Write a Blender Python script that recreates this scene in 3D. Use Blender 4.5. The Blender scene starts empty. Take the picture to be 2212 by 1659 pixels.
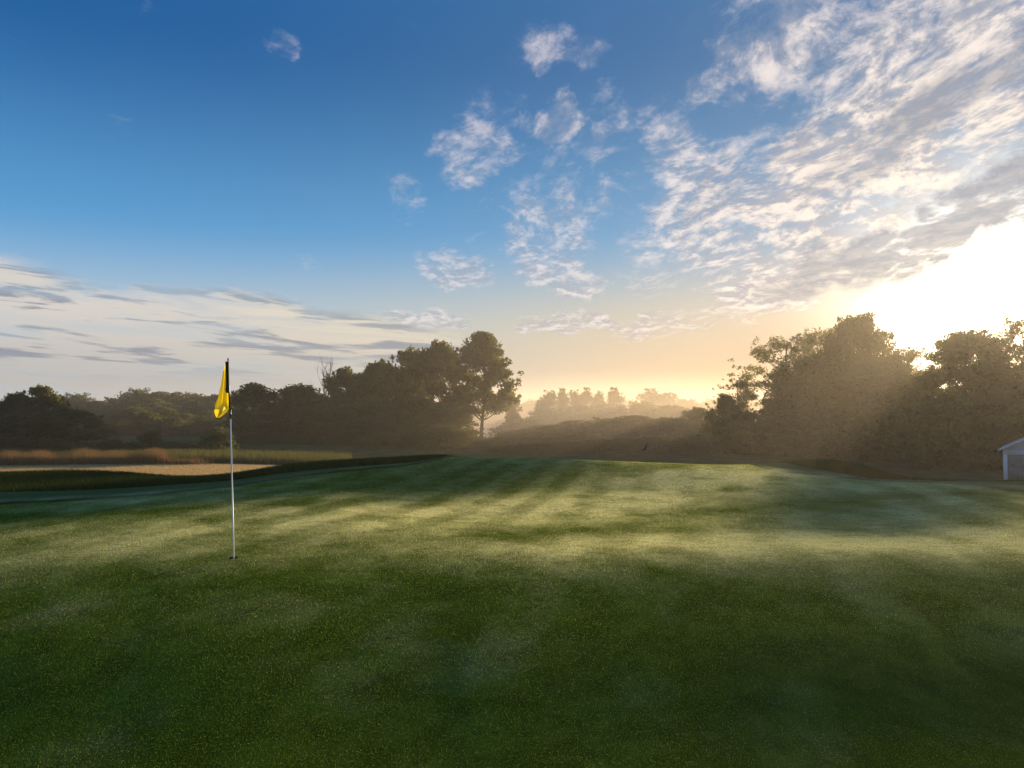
import bpy, math, random
import numpy as np
from mathutils import Vector, Matrix

sc = bpy.context.scene
COL = sc.collection
PI = math.pi
rng = np.random.default_rng(7)

# ------------------------------------------------------------------ camera
CAMZ = 1.6
PITCH = math.radians(2.09)
FPX = 1659.0                       # focal length in pixels of a 2212 px wide print
cam_d = bpy.data.cameras.new('camera')
cam = bpy.data.objects.new('camera', cam_d)
COL.objects.link(cam)
cam.location = (0, 0, CAMZ)
cam.rotation_euler = (PI / 2 + PITCH, 0, 0)
cam_d.sensor_width = 36.0
cam_d.lens = 36.0 * FPX / 2212.0
cam_d.clip_end = 5000
cam_d.clip_start = 0.05
sc.camera = cam

def ray(px, py):
    """direction seen at a point of the 2212 x 1659 print"""
    a = (px - 1106.0) / FPX
    b = (829.5 - py) / FPX
    c, s = math.cos(PITCH), math.sin(PITCH)
    return (a, c - b * s, s + b * c)

def at(px, py, Y):
    d = ray(px, py)
    k = Y / d[1]
    return (d[0] * k, Y, CAMZ + d[2] * k)

def azel(px, py):
    d = Vector(ray(px, py)).normalized()
    return math.atan2(d.x, d.y), math.asin(d.z)

def zat(px, py, Y):
    return at(px, py, Y)[2]

SUN_AZ, SUN_EL = azel(2126, 652)
SUN_V = Vector((math.sin(SUN_AZ) * math.cos(SUN_EL), math.cos(SUN_AZ) * math.cos(SUN_EL), math.sin(SUN_EL)))

# ------------------------------------------------------------------ naming helpers
def tag(o, label=None, cat=None, group=None, kind=None):
    if label: o['label'] = label
    if cat: o['category'] = cat
    if group: o['group'] = group
    if kind: o['kind'] = kind
    return o

def empty(name, loc=(0, 0, 0), rz=0.0):
    o = bpy.data.objects.new(name, None)
    COL.objects.link(o)
    o.location = loc
    o.rotation_euler = (0, 0, rz)
    o.empty_display_size = 0.2
    return o

def link(name, me, mat=None, parent=None, loc=(0, 0, 0)):
    o = bpy.data.objects.new(name, me)
    COL.objects.link(o)
    o.location = loc
    if mat is not None and len(me.materials) == 0:
        me.materials.append(mat)
    if parent is not None:
        o.parent = parent
    return o

def mesh_np(name, verts, faces, smooth=False):
    """verts (N,3); faces: list of (M,k) integer arrays"""
    me = bpy.data.meshes.new(name)
    verts = np.ascontiguousarray(verts, dtype=np.float32)
    if not isinstance(faces, (list, tuple)):
        faces = [faces]
    faces = [np.asarray(f, dtype=np.int32) for f in faces if len(f)]
    nl = sum(f.size for f in faces)
    nf = sum(len(f) for f in faces)
    me.vertices.add(len(verts))
    me.vertices.foreach_set('co', verts.ravel())
    me.loops.add(nl)
    me.loops.foreach_set('vertex_index', np.concatenate([f.ravel() for f in faces]))
    me.polygons.add(nf)
    tot = np.concatenate([np.full(len(f), f.shape[1], np.int32) for f in faces])
    st = np.concatenate([[0], np.cumsum(tot)[:-1]]).astype(np.int32)
    me.polygons.foreach_set('loop_start', st)
    me.polygons.foreach_set('loop_total', tot)
    if smooth:
        me.polygons.foreach_set('use_smooth', np.ones(nf, bool))
    me.update(calc_edges=True)
    me.validate()
    return me

def fattr(me, name, vals):
    a = me.attributes.new(name, 'FLOAT', 'POINT')
    a.data.foreach_set('value', np.ascontiguousarray(vals, dtype=np.float32))

class MB:
    """collects tubes, boxes and lathes; builds them as one mesh"""
    def __init__(self):
        self.v = []; self.f3 = []; self.f4 = []; self.n = 0
    def add(self, v, f4=(), f3=()):
        v = np.asarray(v, float).reshape(-1, 3)
        if len(f4): self.f4.append(np.asarray(f4, int) + self.n)
        if len(f3): self.f3.append(np.asarray(f3, int) + self.n)
        self.v.append(v); self.n += len(v)
        return self
    def tube(self, pts, radii, seg=8, cap=True):
        pts = np.asarray(pts, float)
        n = len(pts)
        t = np.gradient(pts, axis=0)
        t /= np.linalg.norm(t, axis=1)[:, None] + 1e-9
        up = np.array([0.0, 0.0, 1.0]) if abs(t[0][2]) < .9 else np.array([1.0, 0, 0])
        V = []
        a = np.arange(seg) / seg * 2 * PI
        for i in range(n):
            s = np.cross(up, t[i]); s /= np.linalg.norm(s) + 1e-9
            b = np.cross(t[i], s)
            V.append(pts[i] + radii[i] * (np.cos(a)[:, None] * s + np.sin(a)[:, None] * b))
        V = np.concatenate(V)
        F = []
        for i in range(n - 1):
            for k in range(seg):
                k2 = (k + 1) % seg
                F.append((i * seg + k, i * seg + k2, (i + 1) * seg + k2, (i + 1) * seg + k))
        T = []
        if cap:
            V = np.concatenate([V, pts[:1], pts[-1:]])
            c0, c1 = n * seg, n * seg + 1
            for k in range(seg):
                k2 = (k + 1) % seg
                T.append((c0, k2, k)); T.append((c1, (n - 1) * seg + k, (n - 1) * seg + k2))
        return self.add(V, F, T)
    def box(self, c, s, rz=0.0):
        x, y, z = s[0] / 2, s[1] / 2, s[2] / 2
        v = np.array([(-x, -y, -z), (x, -y, -z), (x, y, -z), (-x, y, -z), (-x, -y, z), (x, -y, z), (x, y, z), (-x, y, z)])
        if rz:
            cs, sn = math.cos(rz), math.sin(rz)
            v = np.stack([v[:, 0] * cs - v[:, 1] * sn, v[:, 0] * sn + v[:, 1] * cs, v[:, 2]], 1)
        return self.add(v + np.asarray(c, float), [(0, 3, 2, 1), (4, 5, 6, 7), (0, 1, 5, 4), (1, 2, 6, 5), (2, 3, 7, 6), (3, 0, 4, 7)])
    def build(self, name, mat=None, parent=None, smooth=False, loc=(0, 0, 0)):
        me = mesh_np(name, np.concatenate(self.v),
                     [np.concatenate(x) for x in (self.f4, self.f3) if x], smooth)
        return link(name, me, mat, parent, loc)

# ------------------------------------------------------------------ shader helpers
class NT:
    def __init__(self, tree):
        self.t = tree; tree.nodes.clear()
    def n(self, typ, **kw):
        nd = self.t.nodes.new(typ)
        for k, v in kw.items():
            setattr(nd, k, v)
        return nd
    def set(self, sock, v):
        if isinstance(v, bpy.types.NodeSocket):
            self.t.links.new(v, sock)
        elif v is not None:
            if sock.type == 'RGBA' and not isinstance(v, (int, float)) and len(v) == 3:
                v = (*v, 1.0)
            sock.default_value = v
    def m(self, op, a, b=None, c=None, clamp=False):
        nd = self.n('ShaderNodeMath', operation=op, use_clamp=clamp)
        for i, x in enumerate((a, b, c)):
            if x is not None: self.set(nd.inputs[i], x)
        return nd.outputs[0]
    def add(self, a, b): return self.m('ADD', a, b)
    def sub(self, a, b): return self.m('SUBTRACT', a, b)
    def mul(self, a, b): return self.m('MULTIPLY', a, b)
    def div(self, a, b): return self.m('DIVIDE', a, b)
    def vm(self, op, a, b=None, out=0):
        nd = self.n('ShaderNodeVectorMath', operation=op)
        self.set(nd.inputs[0], a)
        if b is not None:
            if op == 'SCALE': self.set(nd.inputs['Scale'], b)
            else: self.set(nd.inputs[1], b)
        return nd.outputs[out]
    def xyz(self, x, y, z):
        nd = self.n('ShaderNodeCombineXYZ')
        for i, v in enumerate((x, y, z)): self.set(nd.inputs[i], v)
        return nd.outputs[0]
    def sep(self, v):
        nd = self.n('ShaderNodeSeparateXYZ'); self.set(nd.inputs[0], v)
        return nd.outputs
    def ramp(self, x, a, b, lo=0.0, hi=1.0, smooth=True):
        nd = self.n('ShaderNodeMapRange', interpolation_type='SMOOTHSTEP' if smooth else 'LINEAR')
        nd.clamp = True
        for i, v in enumerate((x, a, b, lo, hi)): self.set(nd.inputs[i], v)
        return nd.outputs[0]
    def mix(self, f, a, b, mode='MIX'):
        nd = self.n('ShaderNodeMix', data_type='RGBA', blend_type=mode)
        self.set(nd.inputs[0], f); self.set(nd.inputs[6], a); self.set(nd.inputs[7], b)
        return nd.outputs[2]
    def noise(self, v, scale, detail=4, rough=.5, dist=0.0, lac=2.0, color=False):
        nd = self.n('ShaderNodeTexNoise')
        self.set(nd.inputs['Vector'], v)
        for k, x in (('Scale', scale), ('Detail', detail), ('Roughness', rough), ('Distortion', dist), ('Lacunarity', lac)):
            self.set(nd.inputs[k], x)
        return nd.outputs['Color' if color else 'Fac']
    def scl(self, v, s):
        return self.vm('MULTIPLY', v, s)

def new_mat(name):
    m = bpy.data.materials.new(name); m.use_nodes = True
    return m, NT(m.node_tree)

def principled(N, **kw):
    p = N.n('ShaderNodeBsdfPrincipled')
    for k, v in kw.items():
        N.set(p.inputs[k], v)
    o = N.n('ShaderNodeOutputMaterial')
    N.t.links.new(p.outputs[0], o.inputs[0])
    return p, o

def simple_mat(name, col, rough=.6, var=.25, scale=8.0, spec=.3, **kw):
    m, N = new_mat(name)
    tc = N.n('ShaderNodeTexCoord').outputs['Object']
    n = N.noise(tc, scale, 5, .6)
    c = N.mix(n, tuple(x * (1 - var) for x in col), tuple(x * (1 + var) for x in col))
    p, o = principled(N, **{'Base Color': c, 'Roughness': rough, 'Specular IOR Level': spec, **kw})
    return m

# ------------------------------------------------------------------ world: sky and clouds
W = bpy.data.worlds.new('World'); sc.world = W
W.use_nodes = True
N = NT(W.node_tree)
out = N.n('ShaderNodeOutputWorld')
bg = N.n('ShaderNodeBackground')
N.t.links.new(bg.outputs[0], out.inputs[0])
bg.inputs['Strength'].default_value = 0.0536
sky = N.n('ShaderNodeTexSky', sky_type='NISHITA')
sky.sun_disc = False
sky.sun_elevation = SUN_EL
sky.sun_rotation = SUN_AZ
sky.air_density = 1.2; sky.dust_density = 1.6; sky.ozone_density = 2.0
D = N.n('ShaderNodeTexCoord').outputs['Generated']
D = N.vm('NORMALIZE', D)
dx, dy, dz = N.sep(D)
az = N.m('ARCTAN2', dx, dy)
el = N.m('ARCSINE', dz)
A = N.xyz(az, el, 0.0)
S10 = 10.0
def c10(*c): return tuple(x * S10 for x in c)

elp = N.m('MAXIMUM', el, 0.0)
# clear air: the physical sky, graded towards the blue of this morning
g1 = N.ramp(elp, 0.08, 0.24, smooth=True)
g2 = N.ramp(elp, 0.12, 0.46, smooth=True)
low = N.mix(N.ramp(az, -.55, .25), c10(.46, .58, .66), c10(.50, .58, .54))
midc = N.mix(N.ramp(az, -.6, .5), c10(.12, .40, .73), c10(.12, .39, .66))
topc = N.mix(N.ramp(az, -.6, .6), c10(.008, .112, .34), c10(.042, .175, .39))
g = N.mix(g1, low, midc)
g = N.mix(g2, g, topc)
base = N.mix(0.99, sky.outputs[0], g)
# warm low air towards the sun
daz = N.sub(az, SUN_AZ)
warm_az = N.m('EXPONENT', N.mul(N.mul(daz, daz), -1 / (.64 ** 2)))
warm = N.mul(warm_az, N.m('EXPONENT', N.mul(N.mul(elp, elp), -1 / (.135 ** 2))))
base = N.mix(N.m('MINIMUM', N.mul(warm, 1.05), .95), base, c10(.74, .45, .235))

aw = N.noise(A, 13.0, 5, .6, color=True)
AW = N.vm('ADD', A, N.vm('MULTIPLY', N.vm('SUBTRACT', aw, (.5, .5, .5)), (.11, .08, 0)))
# cloud cover: soft ellipses in direction space
def blob(px, py, rx, ry, rot, strength, inner=.35, vec=None):
    a, e = azel(px, py)
    mp = N.n('ShaderNodeMapping', vector_type='TEXTURE')
    N.set(mp.inputs[0], vec or AW)
    mp.inputs['Location'].default_value = (a, e, 0)
    mp.inputs['Rotation'].default_value = (0, 0, math.radians(rot))
    mp.inputs['Scale'].default_value = (rx / FPX, ry / FPX, 1)
    ln = N.vm('LENGTH', mp.outputs[0], out=1)
    return N.ramp(ln, inner, 1.0, strength, 0.0)
def cover(lst, vec=None):
    r = None
    for b in lst:
        x = blob(*b, vec=vec)
        r = x if r is None else N.m('SMOOTH_MAX', r, x, .06)
    return r
bank = cover([
    (1900, 330, 660, 280, 24, 1.15), (2080, 110, 560, 280, 20, 1.1), (1590, 470, 330, 230, 22, 1.1), (1500, 420, 210, 180, 30, 1.05), (1455, 320, 130, 120, 40, .9),
    (1690, 70, 270, 210, 0, 1.0), (1720, 600, 300, 90, 14, 1.1), (2120, 440, 330, 140, 27, 1.0),
    (1410, 590, 130, 90, -30, .85), (1520, 190, 110, 70, 20, .85)])
wisps = cover([
    (1200, 115, 180, 84, 0, .88), (1195, 255, 110, 70, 12, 1.05), (1030, 330, 165, 110, -10, 1.08),
    (890, 410, 90, 80, -30, .66), (1320, 270, 85, 55, 35, .76), (1420, 225, 75, 60, 45, .74),
    (1180, 490, 180, 160, 15, .98), (1210, 592, 180, 76, -12, 1.1), (985, 580, 150, 66, -14, 1.05),
    (590, 95, 70, 36, 0, .62), (465, 100, 90, 40, 0, .58), (390, 30, 120, 40, 0, .50),
    (1310, 400, 70, 40, -10, .72), (1285, 455, 80, 60, 20, .72), (670, 556, 50, 30, 0, .55), (1170, 350, 90, 60, 0, .62),
    (1130, 360, 300, 330, 10, .56), (1330, 330, 200, 240, 30, .54), (430, 60, 260, 70, 0, .46), (1240, 696, 190, 44, 0, 1.1), (930, 700, 150, 40, 0, 1.0), (1480, 700, 280, 50, 4, .95)])

# flat cloud layer seen in perspective
zz = N.add(N.m('MAXIMUM', dz, 0.0), 0.10)
P = N.xyz(N.div(dx, zz), N.div(dy, zz), 0.0)
mp = N.n('ShaderNodeMapping'); N.set(mp.inputs[0], P)
mp.inputs['Rotation'].default_value = (0, 0, math.radians(38))
mp.inputs['Scale'].default_value = (1.0, 0.62, 1.0)
Pm = mp.outputs[0]
wv = N.noise(Pm, 1.6, 3, .5, color=True)
Pw = N.vm('ADD', Pm, N.vm('SCALE', N.vm('SUBTRACT', wv, (.5, .5, .5)), .30))
def cloudn(v):
    a = N.noise(v, 2.1, 9, .62)
    b = N.noise(v, 8.0, 7, .64, .3)
    c = N.noise(v, 23.0, 5, .62)
    return N.add(N.add(N.mul(a, .44), N.mul(b, .36)), N.mul(c, .20))
n0 = cloudn(Pw)
# the same field a little nearer the sun: which side of each puff is lit
sd = (math.sin(SUN_AZ - math.radians(38)) * .10, math.cos(SUN_AZ - math.radians(38)) * .07, 0)
n1 = cloudn(N.vm('ADD', Pw, sd))
cov = N.m('MAXIMUM', bank, wisps)
rip = N.noise(N.scl(AW, (26, 62, 1)), 1.0, 5, .6, .6)
dens = N.ramp(N.add(N.add(N.mul(N.sub(n0, .5), 3.4), N.mul(N.sub(rip, .5), .55)), cov), .52, 1.42)
dens = N.mul(dens, N.ramp(cov, .05, .35))
dens = N.mul(dens, N.ramp(el, .045, .11))
lit = N.ramp(N.sub(n0, n1), -.05, .065)
dark = cover([(2010, 240, 330, 62, 30, .95), (2090, 462, 330, 80, 27, 1.25), (1850, 550, 280, 56, 17, 1.1), (1700, 320, 160, 40, 20, .4), (1560, 420, 160, 60, 20, .35)])
dark = N.m('MINIMUM', dark, 1.0)
dark = N.mul(dark, N.ramp(N.add(N.mul(N.noise(Pw, 5.0, 5, .6), .5), N.mul(n0, .5)), .36, .50))
sunang = N.m('ARCCOSINE', N.m('MINIMUM', N.vm('DOT_PRODUCT', D, tuple(SUN_V), out=1), .99999))
near = N.m('EXPONENT', N.mul(sunang, -1 / .30))
ccol = N.mix(near, c10(.78, .72, .77), c10(1.15, 1.0, .78))
cshad = N.mix(near, c10(.30, .36, .48), c10(.50, .48, .50))
cc = N.mix(lit, cshad, ccol)
cc = N.mix(N.mul(dark, .70), cc, c10(.24, .28, .36))
dens = N.m('MAXIMUM', dens, N.mul(dark, N.ramp(bank, .1, .5, 0, .85)))
thin = N.m('MAXIMUM', bank, N.ramp(N.noise(A, 7.0, 3), .35, .65, .55, .95))
col = N.mix(N.mul(N.mul(dens, thin), .94), base, cc)

# stratus sheet low on the left, streaked
sheet = cover([(-60, 690, 560, 170, -14, 1.0), (330, 790, 720, 170, -5, 1.0), (760, 760, 420, 110, -4, .85), (520, 690, 330, 90, -6, .7)], A)
sv = N.xyz(N.mul(az, 5.5), N.add(N.mul(el, 52.0), N.mul(az, 3.4)), 0.0)
s1 = N.noise(sv, 1.0, 7, .56, .5)
s2 = N.noise(N.vm('ADD', sv, (7.3, 1.7, 0)), 1.9, 6, .58, .3)
edge = N.noise(N.scl(A, (9, 26, 1)), 1.0, 7, .62)
sdn = N.ramp(N.add(sheet, N.mul(N.sub(edge, .5), 1.2)), .18, .70)
scol = N.mix(N.ramp(az, -.5, .0), c10(.70, .65, .60), c10(.88, .75, .54))
scol = N.mix(N.ramp(el, .13, .03), scol, c10(.52, .50, .48))
streak = N.mul(N.ramp(s1, .49, .57), N.ramp(s2, .38, .50))
streak = N.mul(streak, N.ramp(el, .03, .065))
s3 = N.noise(N.vm('ADD', sv, (3.1, 9.2, 0)), .7, 7, .62, .4)
veil = N.ramp(s3, .38, .58, .48, 1.0)
scol = N.mix(N.mul(streak, .95), scol, c10(.27, .30, .36))
col = N.mix(N.mul(N.mul(sdn, veil), N.ramp(el, -.02, .02, .6, .95)), col, scol)

# the sun's own glare through thin cloud
glA = N.mul(N.m('EXPONENT', N.mul(sunang, -1 / .060)), c := 1.0)
core = N.m('EXPONENT', N.mul(N.mul(sunang, sunang), -1 / (.104 ** 2)))
hz = N.m('EXPONENT', N.mul(N.m('SQRT', N.add(N.mul(N.mul(daz, .62), N.mul(daz, .62)), N.mul(N.mul(N.sub(el, SUN_EL), 1.5), N.mul(N.sub(el, SUN_EL), 1.5)))), -1 / .10))
block = N.sub(1.0, N.mul(N.m('MAXIMUM', N.mul(dark, .96), N.mul(dens, N.ramp(el, .16, .24, 0, .9))), 1.0))
glow = N.vm('ADD', N.vm('SCALE', c10(3.4, 2.9, 2.1), N.mul(core, block)), N.vm('SCALE', c10(.28, .15, .045), N.mul(hz, block)))
col = N.vm('ADD', col, glow)
# below the horizon: dim ground colour
col = N.mix(N.ramp(el, -.03, -.10), col, c10(.05, .05, .035))
N.set(bg.inputs['Color'], col)
W.cycles.sampling_method = 'MANUAL'
W.cycles.sample_map_resolution = 1024

# ------------------------------------------------------------------ the sun lamp
sl = bpy.data.lights.new('sun', 'SUN')
sl.energy = 5.0
sl.angle = math.radians(0.8)
sl.color = (1.0, .74, .42)
so = bpy.data.objects.new('sun', sl); COL.objects.link(so)
so.rotation_euler = SUN_V.to_track_quat('Z', 'Y').to_euler()
so.location = (60, 90, 30)

# ------------------------------------------------------------------ terrain
def pchip(x, y, xi):
    x = np.asarray(x, float); y = np.asarray(y, float); xi = np.clip(xi, x[0], x[-1])
    h = np.diff(x); dl = np.diff(y, axis=0) / h.reshape(-1, *([1] * (y.ndim - 1)))
    m = np.zeros_like(y)
    m[0], m[-1] = dl[0], dl[-1]
    w1 = (2 * h[1:] + h[:-1]).reshape(-1, *([1] * (y.ndim - 1)))
    w2 = (h[1:] + 2 * h[:-1]).reshape(-1, *([1] * (y.ndim - 1)))
    with np.errstate(divide='ignore', invalid='ignore'):
        hm = (w1 + w2) / (w1 / dl[:-1] + w2 / dl[1:])
    m[1:-1] = np.where(dl[:-1] * dl[1:] > 0, hm, 0.0)
    k = np.clip(np.searchsorted(x, xi, side='right') - 1, 0, len(x) - 2)
    t = (xi - x[k]) / h[k]
    sh = (-1,) + (1,) * (y.ndim - 1)
    t = t.reshape(sh); hk = h[k].reshape(sh)
    return ((2 * t**3 - 3 * t**2 + 1) * y[k] + (t**3 - 2 * t**2 + t) * hk * m[k]
            + (-2 * t**3 + 3 * t**2) * y[k + 1] + (t**3 - t**2) * hk * m[k + 1])

def Q(px, py, d): return (d, zat(px, py, d))
# ground profile (distance, height) along bearings, named by where they cross the print
PROF = {
    -900: [(8, .02), (12, .0), (16, -.1), (22, -.2), (40, -2.1), (60, -2.4), (100, -2.7), (250, -4.2), (700, -5)],
    -300: [(8, .02), (11, .03), (14, -.05), (20, -.15), (26, -.6), (40, -2.1), (60, -2.4), (100, -2.7), (250, -4.2), (700, -5)],
    0:    [(8.3, .02), Q(0, 1087, 13), Q(0, 1063, 15.5), Q(0, 1023, 22), (28, -.95), (40, -2.15), (56, -2.35), (100, -2.7), (250, -4.2), (700, -5)],
    150:  [(8.3, .03), Q(150, 1080, 13.5), Q(150, 1059, 16), Q(150, 1018, 22.5), (28, -.9), (40, -2.15), (56, -2.35), (100, -2.7), (250, -4.2), (700, -5)],
    260:  [(8.3, .03), Q(260, 1073, 14), Q(260, 1055, 16.2), Q(260, 1021, 22), (28, -.95), (40, -2.15), (56, -2.35), (100, -2.7), (250, -4.2), (700, -5)],
    400:  [(8.3, .04), Q(400, 1060, 15.2), Q(400, 1045, 17), Q(400, 1034, 21), (28, -.95), (38, -2.0), (46, -2.25), (56, -2.35), (100, -2.7), (250, -4.2), (700, -5)],
    495:  [(8.3, .04), Q(495, 1051, 16.2), Q(495, 1037, 17.8), Q(495, 1028, 21.5), (29, -1.0), (40, -2.15), (56, -2.35), (100, -2.8), (250, -4.4), (700, -5.2)],
    600:  [(8.3, .03), Q(600, 1036, 18), Q(600, 1022, 19.4), Q(600, 1008, 24), (31, -.9), (42, -2.1), (56, -2.4), (100, -2.9), (250, -4.6), (700, -5.4)],
    720:  [(8.3, .01), Q(720, 1021, 19.6), Q(720, 1010, 20.7), Q(720, 996, 26), (33, -.8), (46, -2.3), (60, -2.6), (100, -3.0), (250, -4.8), (700, -5.6)],
    850:  [(8.3, .0), (11, -.05), (14, -.11), (17, -.10), Q(850, 1006, 21.2), Q(850, 1000, 22.2), Q(850, 990, 27), (34, -.8), (48, -2.4), (60, -2.8), (100, -3.2), (250, -5), (700, -6)],
    945:  [(8.3, .0), (11, -.07), (14, -.16), (18, -.16), (21.5, .0), Q(945, 992, 24), Q(945, 989, 24.8), Q(945, 983, 27), (34, -.9), (48, -2.5), (60, -2.9), (100, -3.3), (250, -5), (700, -6)],
    1050: [(8.3, .02), (11, -.08), (14, -.19), (17.5, -.21), (20.5, -.06), Q(1050, 986, 25), (30, -.38), (48, -2.6), (60, -3.0), (100, -3.5), (250, -5.2), (700, -6.2)],
    1200: [(8.3, .02), (11, -.08), (14, -.19), (17.5, -.21), (20.5, -.06), Q(1200, 990, 24), (29, -.4), (48, -2.8), (60, -3.1), (100, -3.6), (250, -5.2), (700, -6.2)],
    1400: [(8.3, .04), (11, -.08), (14, -.18), (16.8, -.17), (19.5, -.02), Q(1400, 999, 22.5), (28, -.5), (48, -2.9), (60, -3.2), (100, -3.6), (250, -5.2), (700, -6.2)],
    1600: [(8.3, .07), (11, -.06), (13.6, -.11), (16.2, -.06), (18.5, .05), Q(1600, 1006, 21), (27, -.5), (48, -3.0), (60, -3.3), (100, -3.6), (250, -5.2), (700, -6.2)],
    1690: [(8.3, .09), (11, -.06), (13, -.09), (15.5, -.02), (17.8, .08), Q(1690, 1012, 20), Q(1690, 1000, 22), (27, -.4), (48, -3.0), (60, -3.4), (100, -3.6), (250, -5.2), (700, -6.2)],
    1780: [(8.3, .10), (11, -.06), (12.8, -.07), (15.5, .04), Q(1780, 1026, 18), Q(1780, 994, 22.5), (28, -.6), (48, -3.0), (60, -3.4), (100, -3.7), (250, -5.2), (700, -6.2)],
    1845: [(8.3, .11), (11, -.06), (12.6, -.06), (15, .04), Q(1845, 1034, 17.2), Q(1845, 1000, 21.5), (27, -.6), (46, -3.0), (60, -3.4), (100, -3.7), (250, -5.2), (700, -6.2)],
    1900: [(8.2, .11), (10.8, -.05), (12.3, -.05), (14.6, .04), Q(1900, 1039, 16.8), Q(1900, 1017, 20.5), (26, -.8), (46, -3.0), (60, -3.5), (100, -3.8), (250, -5.2), (700, -6.2)],
    2000: [(8.2, .11), (10.6, .0), (12, .0), (14.4, .08), Q(2000, 1040, 16.5), (21, -.45), (30, -1.6), (46, -3.1), (60, -3.5), (100, -3.8), (250, -5.2), (700, -6.2)],
    2100: [(8.1, .12), (10.4, .06), (11.6, .06), (13.8, .12), Q(2100, 1043, 15.8), (20, -.3), (30, -1.6), (46, -3.1), (60, -3.5), (100, -3.8), (250, -5.2), (700, -6.2)],
    2212: [(8, .13), (10.2, .10), (11.2, .11), (13, .15), Q(2212, 1046, 15), (20, -.25), (30, -1.6), (46, -3.1), (60, -3.5), (100, -3.8), (250, -5.2), (700, -6.2)],
    2500: [(8, .16), (11, .2), Q(2500, 1052, 14), (20, -.2), (30, -1.5), (46, -3.0), (60, -3.4), (100, -3.8), (250, -5.2), (700, -6.2)],
    3200: [(8, .16), (11, .2), (14, .15), (20, -.2), (30, -1.5), (46, -3.0), (60, -3.4), (100, -3.8), (250, -5.2), (700, -6.2)],
}
_u = np.array([(k - 1106) / FPX for k in PROF])
_ld = np.linspace(math.log(1.0), math.log(700), 900)
_cols = []
for k, prof in PROF.items():
    kr = min(max(((k - 1106) / FPX - .18) / .3, 0), 1)
    z8 = prof[0][1]
    pr = [(1.0, -.43 - .04 * kr), (2.6, -.42 + .1 * z8 - .03 * kr), (4.2, -.32 + .35 * z8 - .02 * kr), (6.4, -.11 + .80 * z8)] + prof
    _cols.append(pchip(np.log([p[0] for p in pr]), [p[1] for p in pr], _ld))
_uf = np.linspace(_u[0], _u[-1], 700)
_tab = pchip(_u, np.array(_cols), _uf)           # (700, 900)
def _blur(t, ax, s):
    k = np.exp(-.5 * (np.arange(-3 * s, 3 * s + 1) / s) ** 2); k /= k.sum()
    pad = [(0, 0), (0, 0)]; pad[ax] = (3 * s, 3 * s)
    tp = np.pad(t, pad, mode='edge')
    return np.apply_along_axis(lambda v: np.convolve(v, k, 'valid'), ax, tp)
_tab = _blur(_blur(_tab, 0, 7), 1, 5)

# gentle swales on the green that turn parts of it to or away from the low sun: (x, y, rx, ry, turn, height)
SWALES = []
def gz(x, y):
    x = np.asarray(x, float); y = np.asarray(y, float)
    yy = np.maximum(y, 1.0)
    u = np.clip(x / yy, _uf[0], _uf[-1]); l = np.clip(np.log(yy), _ld[0], _ld[-1])
    fu = (u - _uf[0]) / (_uf[1] - _uf[0]); fl = (l - _ld[0]) / (_ld[1] - _ld[0])
    i = np.clip(fu.astype(int), 0, len(_uf) - 2); j = np.clip(fl.astype(int), 0, len(_ld) - 2)
    a = fu - i; b = fl - j
    z = (_tab[i, j] * (1 - a) * (1 - b) + _tab[i + 1, j] * a * (1 - b) + _tab[i, j + 1] * (1 - a) * b + _tab[i + 1, j + 1] * a * b)
    for (cx, cy, rx, ry, t, h) in SWALES:
        c, s = math.cos(t), math.sin(t)
        X = (x - cx) * c + (y - cy) * s; Y = -(x - cx) * s + (y - cy) * c
        z = z + h * np.exp(-(X / rx) ** 2 - (Y / ry) ** 2)
    far = np.clip((y - 30) / 40, 0, 1)
    z = z + far * (.25 * np.sin(x * .06 + 1.3) * np.sin(y * .05) + .12 * np.sin(x * .17) * np.sin(y * .13 + .7))
    return z
def gz1(x, y): return float(gz(np.array([x]), np.array([y]))[0])

EDGE = [(-900, 12), (-300, 12), (0, 13), (260, 14), (495, 16.2), (600, 18), (720, 19.6), (850, 21.2), (945, 24), (1050, 29), (1200, 30), (1500, 29), (1600, 24),
        (1640, 20.6), (1690, 19.2), (1780, 18.0), (1900, 16.9), (2000, 16.4), (2100, 15.3), (2212, 13.8), (2500, 11.5), (3200, 10)]
ROUGH = [(-900, 14), (-300, 14.5), (0, 15.5), (260, 16.2), (495, 17.8), (600, 19.4), (720, 20.7), (850, 22.2), (945, 24.8), (1000, 29), (1200, 32), (1500, 32), (1620, 27),
         (1690, 22.6), (1730, 20.6), (1780, 19.2), (1900, 17.3), (2000, 17.6), (2100, 19), (2212, 19), (2500, 18), (3200, 16)]
def curve(tab, u):
    return pchip([(k - 1106) / FPX for k, _ in tab], [d for _, d in tab], np.asarray(u))

_nz = np.random.default_rng(99).uniform(0, 1, (8, 256, 256))
def vnoise(x, y, k=0):
    x = np.asarray(x, float) + 1000.0; y = np.asarray(y, float) + 1000.0
    i = np.floor(x).astype(int); j = np.floor(y).astype(int)
    a = x - i; b = y - j
    a = a * a * (3 - 2 * a); b = b * b * (3 - 2 * b)
    T = _nz[k]
    g = lambda p, q: T[p % 256, q % 256]
    return g(i, j) * (1 - a) * (1 - b) + g(i + 1, j) * a * (1 - b) + g(i, j + 1) * (1 - a) * b + g(i + 1, j + 1) * a * b
def fbm(x, y, oct=5, k=0, gain=.55):
    r = 0; amp = 1; tot = 0
    for o in range(oct):
        c, s = math.cos(.7 * o), math.sin(.7 * o)
        r = r + amp * vnoise((x * c - y * s) * 2 ** o, (x * s + y * c) * 2 ** o, (k + o) % 8); tot += amp; amp *= gain
    return r / tot
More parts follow.
